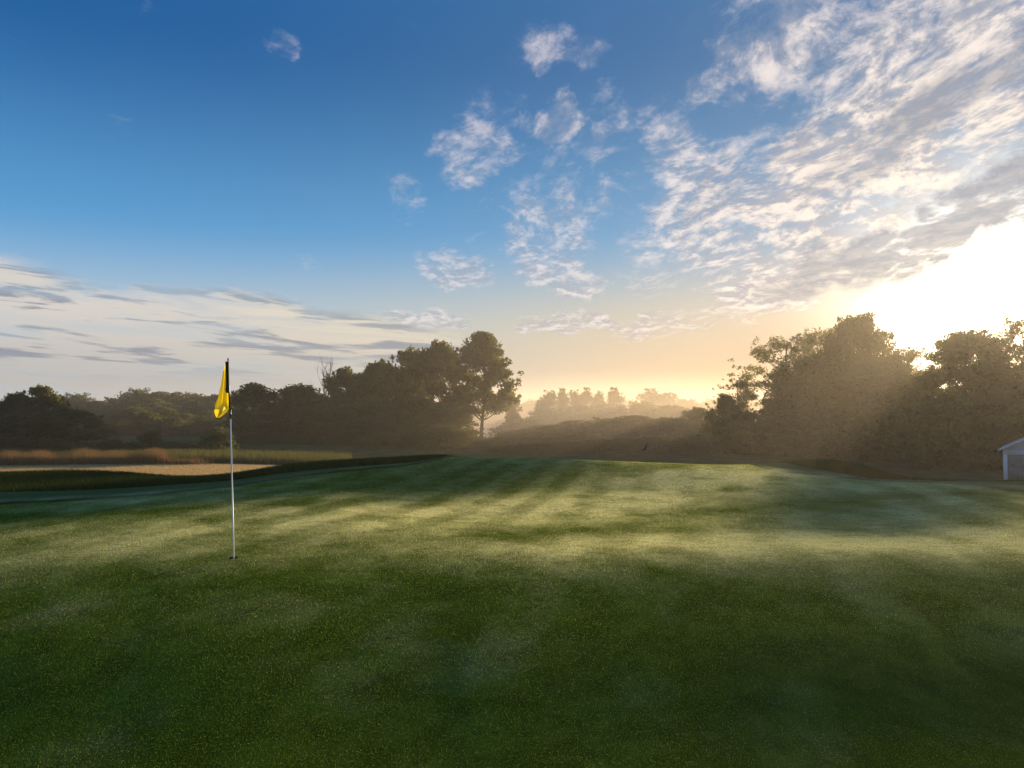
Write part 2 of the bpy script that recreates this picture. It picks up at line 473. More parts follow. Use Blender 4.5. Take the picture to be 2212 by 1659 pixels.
def mow_at(x, y):
    x = np.asarray(x, float); y = np.asarray(y, float)
    q = (x - .21 * y + .22 * (fbm(x * .25, y * .16, 3, 5) - .5)) / .50
    st = .5 + .5 * np.tanh(2.2 * np.sin(q * PI))
    w = np.clip(fbm(x * .22 + 9, y * .16, 3, 6) * 1.8 - .25, .15, 1)
    return st * w
# dew, and pale bands that paint the sunlit strips of the green: (x, y, long radius, short radius, turn in degrees, amount)
DEW_LIGHT = [(4.2, 9.3, 5.2, 1.5, 5, 1.35), (0.6, 14.4, 8.5, 2.2, 40, 1.15), (8.5, 15.4, 7.0, 1.5, -8, 1.0), (5.0, 18.5, 3.6, 2.6, 30, 1.2), (2, 24, 6, 2, 0, .5), (-9, 13.6, 5.0, .9, 32, .7),
       (-5, 14.0, 5.0, 1.6, 20, .6), (-6.0, 9.5, 6, 2.2, 10, .38), (7.5, 12.4, 5, 2.2, 10, .75)]  # last drift also lightens the big tree's shadow on the right by colour
def dew_light_at(x, y):
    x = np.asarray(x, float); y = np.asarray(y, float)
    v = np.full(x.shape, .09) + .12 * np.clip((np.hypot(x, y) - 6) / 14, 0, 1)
    for (cx, cy, a, b, t, s) in DEW_LIGHT:
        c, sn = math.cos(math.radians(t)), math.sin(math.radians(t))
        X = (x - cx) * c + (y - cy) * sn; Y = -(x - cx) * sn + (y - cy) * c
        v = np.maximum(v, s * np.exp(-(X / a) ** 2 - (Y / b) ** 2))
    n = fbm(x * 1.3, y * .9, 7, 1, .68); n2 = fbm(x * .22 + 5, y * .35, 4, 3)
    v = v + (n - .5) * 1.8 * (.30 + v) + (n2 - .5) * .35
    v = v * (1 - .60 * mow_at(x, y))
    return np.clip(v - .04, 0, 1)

HOLE = at(505, 1201, 8.3)
HX, HY = HOLE[0], HOLE[1]
HR = 0.054

def build_ground():
    # fan-shaped grid opening forwards from a point behind the viewer
    U = np.concatenate([np.linspace(-1.9, -.72, 50)[:-1], np.linspace(-.72, .72, 420), np.linspace(.72, 1.9, 50)[1:]])
    t = np.concatenate([np.geomspace(1.0, 9.0, 90)[:-1], np.geomspace(9.0, 36.0, 420)[:-1], np.geomspace(36, 705, 170)])
    TT, UU = np.meshgrid(t, U, indexing='ij')
    X = UU * TT; Y = TT - 5.0
    Z = gz(X, Y)
    nr, nc = X.shape
    V = np.stack([X, Y, Z], -1).reshape(-1, 3)
    idx = np.arange(nr * nc).reshape(nr, nc)
    q = np.stack([idx[:-1, :-1], idx[:-1, 1:], idx[1:, 1:], idx[1:, :-1]], -1)
    # cut a window for the hole
    r0 = np.searchsorted(t, HY + 5 - .16) - 1; r1 = np.searchsorted(t, HY + 5 + .16)
    uc = HX / (HY + 5)
    c0 = np.searchsorted(U, uc - .16 / (HY + 5)) - 1; c1 = np.searchsorted(U, uc + .16 / (HY + 5))
    keep = np.ones((nr - 1, nc - 1), bool); keep[r0:r1, c0:c1] = False
    Fq = q[keep]
    loop = [idx[r0, c] for c in range(c0, c1)] + [idx[r, c1] for r in range(r0, r1)] + [idx[r1, c] for c in range(c1, c0, -1)] + [idx[r, c0] for r in range(r1, r0, -1)]
    loop = np.array(loop); P0 = V[loop]
    ang = np.arange(len(loop)) / len(loop) * 2 * PI
    th = np.arctan2(P0[:, 1] - HY, P0[:, 0] - HX)
    C = np.stack([HX + HR * np.cos(th), HY + HR * np.sin(th)], 1)
    prev = loop; extra = []; n = len(V); Fx = []
    K = 6
    for k in range(1, K + 1):
        f = k / K
        XY = P0[:, :2] * (1 - f) + C * f
        ids = np.arange(n, n + len(loop)); n += len(loop)
        extra.append(np.column_stack([XY, gz(XY[:, 0], XY[:, 1])]))
        Fx.append(np.stack([prev, np.roll(prev, -1), np.roll(ids, -1), ids], 1)); prev = ids
    V = np.concatenate([V] + extra)
    me = mesh_np('ground', V, [np.concatenate([Fq] + Fx)], True)
    u = V[:, 0] / np.maximum(V[:, 1], 1.0)
    u = np.clip(u, -1.2, 1.25)
    fattr(me, 'collar', (curve(EDGE, u) - V[:, 1]))
    fattr(me, 'mow', mow_at(V[:, 0], V[:, 1]))
    fattr(me, 'dewy', dew_light_at(V[:, 0], V[:, 1]))  # dew together with the painted sunlit bands
    fattr(me, 'rough', (curve(ROUGH, u) - V[:, 1]))
    return me

# ground material: putting surface, collar, rough, stubble field
m_ground, N = new_mat('turf')
tc = N.n('ShaderNodeTexCoord').outputs['Object']
def at_f(name):
    a = N.n('ShaderNodeAttribute'); a.attribute_name = name
    return a.outputs['Fac']
x, y, z = N.sep(tc)
P2 = N.xyz(x, y, 0.0)
e1 = at_f('collar'); e2 = at_f('rough')
wob = N.mul(N.sub(N.noise(P2, 3.5, 4, .6), .5), .22)
e1 = N.add(e1, N.mul(wob, .5)); e2 = N.add(e2, wob)
big = N.noise(P2, .38, 5, .6, .4)
med = N.noise(P2, 1.9, 5, .62)
fine = N.noise(P2, 60, 4, .7)
finer = N.noise(P2, 170, 2, .6)
# putting surface
gcol = N.mix(N.ramp(big, .36, .66), (.078, .124, .008), (.150, .185, .020))
gcol = N.mix(N.ramp(N.noise(N.scl(P2, (3.4, 2.2, 1)), 1.0, 6, .68), .44, .62, 0, .55), gcol, (.040, .070, .006))
gcol = N.mix(N.ramp(med, .42, .70, 0, .7), gcol, (.036, .066, .006))
gcol = N.mix(N.mul(at_f('mow'), .35), gcol, (.028, .058, .003))
gcol = N.mix(N.ramp(fine, .48, .72, 0, .5), gcol, (.10, .125, .015))
gcol = N.mix(N.ramp(finer, .30, .48, .40, 0), gcol, (.016, .030, .003))
# dew and painted sunlit bands, mixed pale into the turf colour
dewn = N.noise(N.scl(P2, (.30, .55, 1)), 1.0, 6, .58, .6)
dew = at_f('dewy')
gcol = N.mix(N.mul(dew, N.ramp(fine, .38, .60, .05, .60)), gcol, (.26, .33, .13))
# rough and collar
rcol = N.mix(N.ramp(med, .35, .7), (.012, .026, .006), (.026, .042, .012))
ccol_ = N.mix(N.ramp(fine, .35, .65), (.050, .085, .022), (.110, .140, .055))
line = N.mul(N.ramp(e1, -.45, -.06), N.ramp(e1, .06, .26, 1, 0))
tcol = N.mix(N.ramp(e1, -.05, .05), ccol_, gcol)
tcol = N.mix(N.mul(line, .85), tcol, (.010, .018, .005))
tcol = N.mix(N.ramp(e2, -.06, .10), rcol, tcol)
# stubble field beyond the mounds on the left, meadow elsewhere
fld = N.noise(N.scl(P2, (.08, .9, 1)), 1.0, 6, .6)
fcol = N.mix(N.ramp(fld, .35, .65), (.56, .38, .17), (.70, .52, .26))
mead = N.mix(N.ramp(N.noise(P2, .5, 6, .65), .35, .68), (.030, .045, .016), (.085, .085, .035))
isf = N.mul(N.mul(N.ramp(y, 34, 38), N.ramp(y, 57, 60, 1, 0)), N.ramp(N.div(x, y), -.22, -.16, 1, 0))
far = N.ramp(y, 30, 38)
tcol = N.mix(far, tcol, N.mix(isf, mead, fcol))
bmp = N.n('ShaderNodeBump'); bmp.inputs['Strength'].default_value = .6; bmp.inputs['Distance'].default_value = .005
N.set(bmp.inputs['Height'], N.add(N.mul(fine, .8), N.add(N.mul(finer, .5), N.mul(N.noise(P2, 14, 4, .6), .3))))
ongreen = N.ramp(e1, -1.2, .0)
m1 = N.ramp(N.noise(N.scl(P2, (3.2, 4.2, 1)), 1.0, 7, .74), .37, .61)
m2 = N.ramp(N.noise(P2, 13, 4, .7), .36, .64)
m3 = N.ramp(N.add(N.mul(fine, .6), N.mul(finer, .4)), .38, .62)
mott = N.add(N.mul(m1, .45), N.add(N.mul(m2, .30), N.mul(m3, .35)))
dew = N.mul(N.m('MINIMUM', dew, 1.0), N.add(.10, N.mul(mott, 1.05)))
dif = N.n('ShaderNodeBsdfDiffuse'); N.set(dif.inputs['Color'], tcol); dif.inputs['Roughness'].default_value = .6
N.t.links.new(bmp.outputs[0], dif.inputs['Normal'])
# beads of dew: pale, scattering low light forwards and lifting the painted bands
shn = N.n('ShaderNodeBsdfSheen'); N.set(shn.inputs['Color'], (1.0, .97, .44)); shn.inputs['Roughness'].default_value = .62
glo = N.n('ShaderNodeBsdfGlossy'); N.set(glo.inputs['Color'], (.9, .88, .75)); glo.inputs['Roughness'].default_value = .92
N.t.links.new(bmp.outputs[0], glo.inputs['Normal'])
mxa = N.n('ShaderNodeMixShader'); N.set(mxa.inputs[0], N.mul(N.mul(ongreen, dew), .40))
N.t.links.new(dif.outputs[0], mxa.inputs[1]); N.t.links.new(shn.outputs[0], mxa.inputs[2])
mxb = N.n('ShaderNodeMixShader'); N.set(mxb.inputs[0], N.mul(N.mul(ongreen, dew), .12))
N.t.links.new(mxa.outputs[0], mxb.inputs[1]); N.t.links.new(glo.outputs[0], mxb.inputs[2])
o = N.n('ShaderNodeOutputMaterial'); N.t.links.new(mxb.outputs[0], o.inputs[0])
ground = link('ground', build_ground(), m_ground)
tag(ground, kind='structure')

# ------------------------------------------------------------------ foliage materials
def leaf_mat(name, dark, light, trans=.35, back=(.26, .26, .05)):
    m, N = new_mat(name)
    a = N.n('ShaderNodeAttribute'); a.attribute_name = 'tint'
    oi = N.n('ShaderNodeObjectInfo').outputs['Random']
    c = N.mix(a.outputs['Fac'], dark, light)
    hs = N.n('ShaderNodeHueSaturation')
    N.set(hs.inputs['Hue'], N.add(.485, N.mul(oi, .03))); N.set(hs.inputs['Value'], N.add(.8, N.mul(oi, .4)))
    N.set(hs.inputs['Color'], c)
    d = N.n('ShaderNodeBsdfDiffuse'); N.set(d.inputs[0], hs.outputs[0])
    t = N.n('ShaderNodeBsdfTranslucent'); N.set(t.inputs[0], back)
    gl = N.n('ShaderNodeBsdfGlossy'); gl.inputs['Roughness'].default_value = .5; N.set(gl.inputs[0], (.5, .5, .5))
    mx = N.n('ShaderNodeMixShader'); mx.inputs[0].default_value = trans
    N.t.links.new(d.outputs[0], mx.inputs[1]); N.t.links.new(t.outputs[0], mx.inputs[2])
    mx2 = N.n('ShaderNodeMixShader'); mx2.inputs[0].default_value = .012
    N.t.links.new(mx.outputs[0], mx2.inputs[1]); N.t.links.new(gl.outputs[0], mx2.inputs[2])
    o = N.n('ShaderNodeOutputMaterial'); N.t.links.new(mx2.outputs[0], o.inputs[0])
    return m
m_leaf = leaf_mat('leaves', (.018, .034, .008), (.055, .080, .018), .30)
m_leaf_l = leaf_mat('pale_leaves', (.035, .060, .014), (.090, .120, .030), .38)
m_leaf_y = leaf_mat('yellowish_leaves', (.060, .085, .018), (.14, .16, .04), .40)
m_grass_old = leaf_mat('grass_blades', (.030, .060, .004), (.085, .120, .016), .45, (.26, .30, .05))
def grass_mat():
    m, N = new_mat('grass_blades')
    a = N.n('ShaderNodeAttribute'); a.attribute_name = 'tint'
    b = N.n('ShaderNodeAttribute'); b.attribute_name = 'dew'
    dw = b.outputs['Fac']
    c = N.mix(a.outputs['Fac'], (.085, .135, .008), (.240, .275, .030))
    c = N.mix(N.mul(dw, .80), c, (.28, .36, .18))
    tcol = N.mix(N.mul(dw, .85), (.22, .32, .020), (.88, .88, .34))  # paler blades carry both the dew and the painted sunlit bands
    d = N.n('ShaderNodeBsdfDiffuse'); N.set(d.inputs[0], c)
    t = N.n('ShaderNodeBsdfTranslucent'); N.set(t.inputs[0], tcol)
    gl = N.n('ShaderNodeBsdfGlossy'); gl.inputs['Roughness'].default_value = .8; N.set(gl.inputs[0], (.9, .9, .85))
    mx = N.n('ShaderNodeMixShader'); N.set(mx.inputs[0], N.ramp(dw, 0, 1, .45, .68))
    N.t.links.new(d.outputs[0], mx.inputs[1]); N.t.links.new(t.outputs[0], mx.inputs[2])
    mx2 = N.n('ShaderNodeMixShader'); N.set(mx2.inputs[0], N.mul(dw, .03))
    N.t.links.new(mx.outputs[0], mx2.inputs[1]); N.t.links.new(gl.outputs[0], mx2.inputs[2])
    o = N.n('ShaderNodeOutputMaterial'); N.t.links.new(mx2.outputs[0], o.inputs[0])
    return m
m_grass = grass_mat()
m_roughg = leaf_mat('rough_blades', (.012, .034, .003), (.030, .058, .006), .18, (.05, .07, .015))
m_reed = leaf_mat('dry_grass', (.16, .078, .030), (.30, .18, .080), .30, (.22, .13, .05))
m_reed_g = leaf_mat('green_tall_grass', (.05, .065, .018), (.13, .12, .045), .35, (.16, .16, .05))
m_bark = simple_mat('bark', (.055, .042, .032), .9, .45, 3.0, .1)

# ------------------------------------------------------------------ tree generator
def leaf_cloud(centres, radii, n_per, size, r, flat=.75, droop=.15):
    """leaf-sized quads scattered about cluster centres"""
    K = len(centres)
    n_per = np.maximum((n_per * (radii / radii.mean()) ** 2).astype(int), 12)
    ci = np.repeat(np.arange(K), n_per)
    M = len(ci)
    d = r.normal(size=(M, 3)); d /= np.linalg.norm(d, axis=1)[:, None]
    rad = r.uniform(0, 1, M) ** .55
    # lumpy sub-clusters so the outline frays
    off = d * (rad * radii[ci])[:, None]
    off[:, 2] *= flat
    off += r.normal(size=(M, 3)) * (.10 * radii[ci])[:, None]
    c = centres[ci] + off
    nrm = r.normal(size=(M, 3)) + np.array([0, 0, .5]); nrm /= np.linalg.norm(nrm, axis=1)[:, None]
    a = np.cross(nrm, r.normal(size=(M, 3))); a /= np.linalg.norm(a, axis=1)[:, None]
    b = np.cross(nrm, a)
    s = size * r.uniform(.55, 1.35, M)[:, None]
    w = s * r.uniform(.45, .75, M)[:, None]
    V = np.stack([c - a * s * .5, c + b * w * .5 - nrm * s * .06, c + a * s * .5 - np.array([0, 0, droop]) * s, c - b * w * .5 - nrm * s * .06], 1).reshape(-1, 3)
    F = np.arange(M * 4).reshape(M, 4)
    tint = np.repeat(np.clip(r.beta(2, 2.2, M) * .7 + r.uniform(0, .3, K)[ci], 0, 1), 4)
    return V, F, tint

def env_fn(kind):
    if kind == 'round':  return lambda t: np.sin(PI * np.clip(t, .02, .98) ** .80) ** .62
    if kind == 'maple':  return lambda t: np.interp(t, [0, .08, .22, .45, .70, .86, 1], [.60, .86, .92, .90, .78, .50, .22])
    if kind == 'dome':   return lambda t: np.interp(t, [0, .15, .45, .7, .88, 1], [.80, .95, 1.0, .88, .62, .30])
    if kind == 'airy':   return lambda t: np.interp(t, [0, .2, .5, .8, 1], [.45, .75, 1.0, .85, .40])
    if kind == 'aspen':  return lambda t: np.interp(t, [0, .3, .7, 1], [.65, 1.0, .8, .30])
    if kind == 'bush':   return lambda t: np.interp(t, [0, .4, .8, 1], [.95, 1.0, .72, .35])
    if kind == 'cone':   return lambda t: np.interp(t, [0, .15, .6, 1], [.85, 1.0, .6, .12])

PROTO = {}
def make_tree(key, kind, seed, H, Wd, base, ncl, nleaf, lsize, clr, limbs=.45, flat=.75, shell=.35, lump=.22, trunk_r=None, multi=1):
    r = np.random.default_rng(seed)
    f = env_fn(kind)
    cb = base * H
    R = Wd / 2
    t = r.uniform(0, 1, ncl) ** .92
    ang = r.uniform(0, 2 * PI, ncl)
    k1, k2, p1, p2 = r.integers(2, 4), r.integers(4, 7), r.uniform(0, 6, 2)[0], r.uniform(0, 6)
    lm = 1 + lump * np.sin(k1 * ang + p1 + 4 * t) + lump * .6 * np.sin(k2 * ang + p2 - 6 * t)
    rr = f(t) * R * lm * np.sqrt(r.uniform(shell, 1, ncl)) * .86
    crad = clr * r.uniform(.6, 1.35, ncl)
    C = np.stack([rr * np.cos(ang), rr * np.sin(ang), cb + t * (H - cb - crad * .6)], 1)
    V, F, tint = leaf_cloud(C, crad, nleaf, lsize, r, flat)
    ne = int(ncl * .9)
    te = r.uniform(.12, 1, ne); ae = r.uniform(0, 2 * PI, ne)
    lme = 1 + lump * np.sin(k1 * ae + p1 + 4 * te) + lump * .6 * np.sin(k2 * ae + p2 - 6 * te)
    re = f(te) * R * lme * r.uniform(.90, 1.12, ne)
    Ce = np.stack([re * np.cos(ae), re * np.sin(ae), cb + te * (H - cb) * 1.0], 1)
    V2_, F2_, t2_ = leaf_cloud(Ce, clr * r.uniform(.22, .50, ne), max(nleaf * .16, 12), lsize * .9, r, .8)
    F = np.concatenate([F, F2_ + len(V)]); V = np.concatenate([V, V2_]); tint = np.concatenate([tint, t2_])
    me = mesh_np(key + '_crown', V, [F])
    fattr(me, 'tint', tint)
    mb = MB()
    tr = trunk_r or H * .017
    for s in range(multi):
        lean = r.normal(0, .02 if multi == 1 else .10, 2)
        hs = np.linspace(0, .90, 9)
        off0 = r.normal(0, .25, 2) if multi > 1 else np.zeros(2)
        path = np.stack([off0[0] + lean[0] * H * hs + .012 * H * np.sin(hs * 7 + p1), off0[1] + lean[1] * H * hs + .012 * H * np.cos(hs * 6 + p2), H * hs - .25 * (hs == 0)], 1)
        rad = tr * (1 - .85 * hs) * (1 + .5 * np.exp(-hs * 25)) / (1 if multi == 1 else 1.5)
        mb.tube(path, rad, 8)
        sel = r.permutation(ncl)[:int(ncl * limbs / multi)]
        for i in sel:
            c = C[i]
            h0 = np.clip(c[2] / H - r.uniform(.10, .24), max(base * .75, .08), .85)
            p0 = np.array([np.interp(h0, hs, path[:, 0]), np.interp(h0, hs, path[:, 1]), h0 * H])
            mid = p0 * .45 + c * .55 + np.array([0, 0, -.03 * H]) + r.normal(0, .02 * H, 3)
            r0 = np.interp(h0, hs, rad) * .45
            q = np.linspace(0, 1, 6)[:, None]
            pts = (1 - q) ** 2 * p0 + 2 * q * (1 - q) * mid + q ** 2 * c
            mb.tube(pts, np.linspace(r0, r0 * .22, 6), 5, False)
    o = mb.build('trunk', m_bark)
    tme = o.data
    bpy.data.objects.remove(o)
    tme.name = key + '_trunk'
    PROTO[key] = (tme, me, H, Wd)

# nearer trees: fine leaves
make_tree('roundA', 'round', 11, 10, 8.0, .10, 90, 150, .38, 1.05, lump=.26)
make_tree('roundB', 'round', 12, 10, 8.5, .08, 90, 150, .38, 1.08, lump=.32)
make_tree('roundC', 'dome', 13, 10, 8.0, .06, 95, 140, .38, 1.0, lump=.30)
make_tree('maple', 'maple', 14, 14, 8.2, .28, 105, 135, .40, .98, shell=.25, lump=.24)
make_tree('domeA', 'dome', 15, 15, 12.0, .06, 170, 170, .42, 1.35, shell=.30, lump=.26)
make_tree('domeB', 'dome', 16, 15, 12.5, .05, 170, 170, .42, 1.38, shell=.30, lump=.30)
make_tree('airyA', 'airy', 17, 15, 10.0, .20, 105, 95, .30, .95, limbs=.8, flat=.55, shell=.15, lump=.30)
make_tree('airyB', 'airy', 18, 15, 9.0, .15, 110, 90, .28, .90, limbs=.8, flat=.6, shell=.12, lump=.30)
make_tree('layered', 'cone', 19, 13, 9.0, .12, 105, 130, .30, 1.1, limbs=.8, flat=.28, shell=.25)
make_tree('bushA', 'bush', 20, 4, 5.0, .0, 55, 170, .24, .80, limbs=.3, trunk_r=.06, multi=3)
make_tree('bushB', 'bush', 21, 4, 5.6, .0, 60, 170, .24, .85, limbs=.3, lump=.32, trunk_r=.06, multi=3)
make_tree('conebush', 'cone', 22, 5, 3.6, .02, 50, 150, .22, .62, limbs=.3, trunk_r=.07)
# farther trees: coarser leaf clumps
make_tree('aspenA', 'aspen', 23, 12, 4.2, .30, 46, 70, .48, .95, limbs=.7, shell=.1, lump=.3)
make_tree('aspenB', 'aspen', 24, 12, 4.8, .25, 50, 70, .48, 1.0, limbs=.7, shell=.1, lump=.35)
make_tree('farA', 'round', 25, 12, 10, .04, 70, 110, .60, 1.7)
make_tree('farB', 'dome', 26, 12, 11, .03, 75, 110, .60, 1.8, lump=.3)
make_tree('farC', 'round', 27, 12, 9, .05, 65, 110, .60, 1.6, lump=.3)

# bare dead tree
def make_dead():
    r = np.random.default_rng(5)
    mb = MB()
    def grow(p, d, L, rad, lev):
        n = 5; pts = [p]
        for i in range(n):
            d = d + r.normal(0, .10, 3); d /= np.linalg.norm(d)
            pts.append(pts[-1] + d * L / n)
        mb.tube(pts, np.linspace(rad, rad * .45, n + 1), 5)
        if lev:
            for i in range(4):
                k = r.integers(2, n + 1)
                dd = d + r.normal(0, .38, 3); dd[2] = abs(dd[2]) + .3; dd /= np.linalg.norm(dd)
                grow(pts[k], dd, L * r.uniform(.45, .7), rad * .5, lev - 1)
    grow(np.array([0, 0, -.2]), np.array([0, 0, 1.0]), 7.0, .13, 0)
    for k in range(5):
        d = np.array([r.normal(0, .28), r.normal(0, .28), 1.0])
        grow(np.array([0, 0, 4.2 + .5 * k]), d / np.linalg.norm(d), 4.2 - .35 * k, .075, 2)
    o = mb.build('trunk', m_bark); me = o.data; bpy.data.objects.remove(o)
    PROTO['dead'] = (me, None, 9.0, 4.0)
make_dead()

LEAFMAT = {}
def crown_mesh(key, mat):
    k = (key, mat.name)
    if k not in LEAFMAT:
        src = PROTO[key][1]
        me = src if len(src.materials) == 0 else src.copy()
        me.materials.clear(); me.materials.append(mat)
        LEAFMAT[k] = me
    return LEAFMAT[k]

def tree(key, px, ytop, wpx, Y, label,  cat='tree', name='broadleaf_tree', mat=None, group=None, rz=None, sink=.0):
    tme, cme, H0, W0 = PROTO[key]
    if 1500 < px < 2010 and Y < 100: Y *= 1.20
    if Y < 140: wpx *= 1.18
    X = at(px, 900, Y)[0]
    g = gz1(X, Y)
    H = zat(px, ytop, Y) - g
    Wm = wpx / FPX * Y
    root = empty(name, (X, Y, g - sink), rz if rz is not None else random.uniform(0, 6.28))
    root.scale = (Wm / W0, Wm / W0, H / H0)
    tag(root, label, cat, group)
    link('trunk', tme, None, root)
    if cme is not None:
        link('crown', crown_mesh(key, mat or m_leaf), None, root)
    return root
random.seed(3)
if len(PROTO['dead'][0].materials) == 0: PROTO['dead'][0].materials.append(m_bark)

GL = 'trees of the grove left of centre'
GR = 'tall trees along the right side'
GB = 'shrubs at the edge of the left field'
# --- grove left of centre
tree('maple', 1043, 718, 118, 128, 'tall maple standing apart at the right end of the left grove, bare trunk showing', mat=m_leaf, group=GL, rz=1.0)
tree('roundA', 951, 738, 118, 130, 'round-topped tree just left of the tall maple with the free-standing trunk', group=GL)
tree('roundC', 884, 754, 112, 132, 'broad tree with gaps in its top, between two rounder trees of the left grove', mat=m_leaf_l, group=GL)
tree('roundB', 822, 776, 118, 131, 'spreading mid-height tree in the middle of the left grove slope', group=GL)
tree('roundA', 744, 794, 92, 132, 'compact knob-topped tree beside the bare dead branches', group=GL)
tree('roundC', 790, 806, 80, 135, 'slim leafy tree in the dip behind the knob-topped tree', mat=m_leaf_l, group=GL)
tree('roundB', 645, 828, 120, 126, 'low tree with a pointed sprig on top, left of the bare dead branches', name='broadleaf_tree', group=GL)
tree('roundA', 548, 828, 104, 122, 'leftmost round tree of the grove, just right of the yellow flag', group=GL)
tree('dead', 704, 801, 34, 134, 'bare dead tree whose grey twigs poke above the left grove', name='dead_tree', group=None)
lab = ['leafy young tree filling the grove below the leftmost round tree', 'leafy young tree under the sprig-topped low tree', 'dense sapling thicket tree below the dead twigs',
       'shade-dark young tree under the knob-topped tree', 'young tree below the spreading mid-height tree', 'young tree under the gap-topped broad tree', 'young tree at the foot of the round-topped tree beside the maple']
for (px, yt, w, Y, k), l in zip([(560, 885, 120, 116, 'roundB'), (625, 880, 120, 117, 'roundC'), (700, 872, 130, 118, 'roundA'), (765, 868, 120, 119, 'roundB'),
                                 (830, 862, 130, 118, 'roundC'), (895, 858, 130, 119, 'roundA'), (955, 866, 110, 120, 'roundB')], lab):
    tree(k, px, yt, w, Y, l, mat=random.choice([m_leaf, m_leaf_l]), group=GL)
for (px, yt, w, Y, k, mt), l in zip([(1010, 944, 96, 118, 'bushB', 0), (962, 918, 104, 110, 'roundC', 1), (912, 936, 84, 107, 'bushA', 0), (872, 904, 110, 112, 'roundB', 0), (826, 932, 92, 108, 'bushB', 1),
                              (786, 910, 100, 111, 'roundA', 0), (742, 938, 86, 106, 'bushA', 0), (700, 912, 100, 110, 'roundC', 1), (652, 930, 84, 107, 'bushB', 0), (606, 914, 90, 109, 'roundB', 0), (560, 938, 90, 105, 'bushA', 0)],
        ['wide low bush at the foot of the tall maple', 'leafy tall bush left of the wide bush under the maple', 'low bush in the dip left of the bushes by the maple', 'tallest bush behind the middle of the long dark mound',
         'pale low bush beside the tallest bush behind the mound', 'bushy shrub behind the left half of the long dark mound', 'low dark bush behind the left tip of the long dark mound', 'pale tall bush where the long dark mound begins',
         'low bush between two taller ones near the start of the mound', 'tall bush second to the right of the white flagstick', 'low dark bush directly right of the white flagstick']):
    tree(k, px, yt, w, Y, l, 'shrub', 'bush', mat=[m_leaf, m_leaf_l][mt], group='bushes at the foot of the left grove')
tree('bushA', 474, 925, 60, 78, 'dark bush just left of the white flagstick below the flag', 'shrub', 'bush', group=GB)
tree('bushB', 1046, 951, 84, 114, 'rounded bush hiding the foot of the tall maple trunk', 'shrub', 'bush', group='bushes at the foot of the left grove')
tree('conebush', 1076, 944, 34, 112, 'small pale upright shrub right of the tall maple', 'shrub', 'shrub', mat=m_leaf_y)
tree('aspenB', 1106, 852, 34, 150, 'thin wispy snag-like tree alone in the mist right of the maple', name='slender_tree')

# --- trees on the right
tree('airyA', 1692, 722, 150, 84, 'open airy tree at the left end of the tall right-hand trees', mat=m_leaf_l, group=GR, rz=.4)
tree('airyB', 1768, 712, 120, 92, 'feathery tree top behind, between the airy tree and the dark knob-topped one', mat=m_leaf_l, group=GR)
tree('domeA', 1850, 684, 150, 80, 'tallest dark tree with a knob-shaped top left of the sun glare', group=GR)
tree('domeB', 1782, 770, 190, 77, 'broad dark tree below and left of the knob-topped one', group=GR)
tree('airyB', 1948, 752, 130, 80, 'light-pierced tree on the slope just left of the bright notch', mat=m_leaf_l, group=GR)
tree('domeA', 1905, 772, 170, 76, 'dense tree under the light-pierced one left of the bright notch', group=GR)
tree('domeB', 2096, 718, 205, 76, 'huge dome-shaped tree with the sun glowing over its top', group=GR)
tree('airyA', 2218, 684, 140, 78, 'open tree at the right edge against the sun glare', mat=m_leaf_l, group=GR)
tree('layered', 1702, 800, 120, 78, 'tree with tiered flat branches below the airy tree', name='layered_tree', group=GR)
tree('airyB', 1592, 818, 92, 82, 'small umbrella-topped tree at the far left of the right-hand trees', name='small_tree', group=GR)
tree('roundC', 1566, 858, 70, 83, 'short leafy tree beside the umbrella-topped small tree', mat=m_leaf_l, group=GR)
lab = ['shadowed young tree under the umbrella-topped small tree', 'shadowed young tree below the tiered branches', 'young tree under the broad dark tree',
       'young tree below the tallest knob-topped tree', 'young tree below the bright notch', 'young tree at the left foot of the huge dome-shaped tree', 'young tree at the right foot of the huge dome-shaped tree beside the pale building']
for (px, yt, w, Y, k), l in zip([(1610, 888, 110, 78, 'roundB'), (1695, 880, 130, 75, 'roundA'), (1780, 868, 140, 73, 'roundC'), (1870, 862, 140, 72, 'roundB'),
                                 (1965, 856, 150, 72, 'roundC'), (2050, 850, 140, 71, 'roundA'), (2145, 846, 150, 70, 'roundB')], lab):
    tree(k, px, yt, w, Y, l, group=GR)
tree('roundA', 2230, 800, 130, 86, 'dark tree rising behind the pale building at the right edge', group=GR)
# trees that carry on outside the frame on the right
for i, (px, yt, w, Y, k) in enumerate([(2330, 700, 190, 80, 'domeA'), (2470, 690, 190, 84, 'domeB'), (2620, 700, 190, 80, 'domeA')]):
    tree(k, px, yt, w, Y, 'tree continuing the right-hand row beyond the edge of the view', group='trees beyond the right edge')

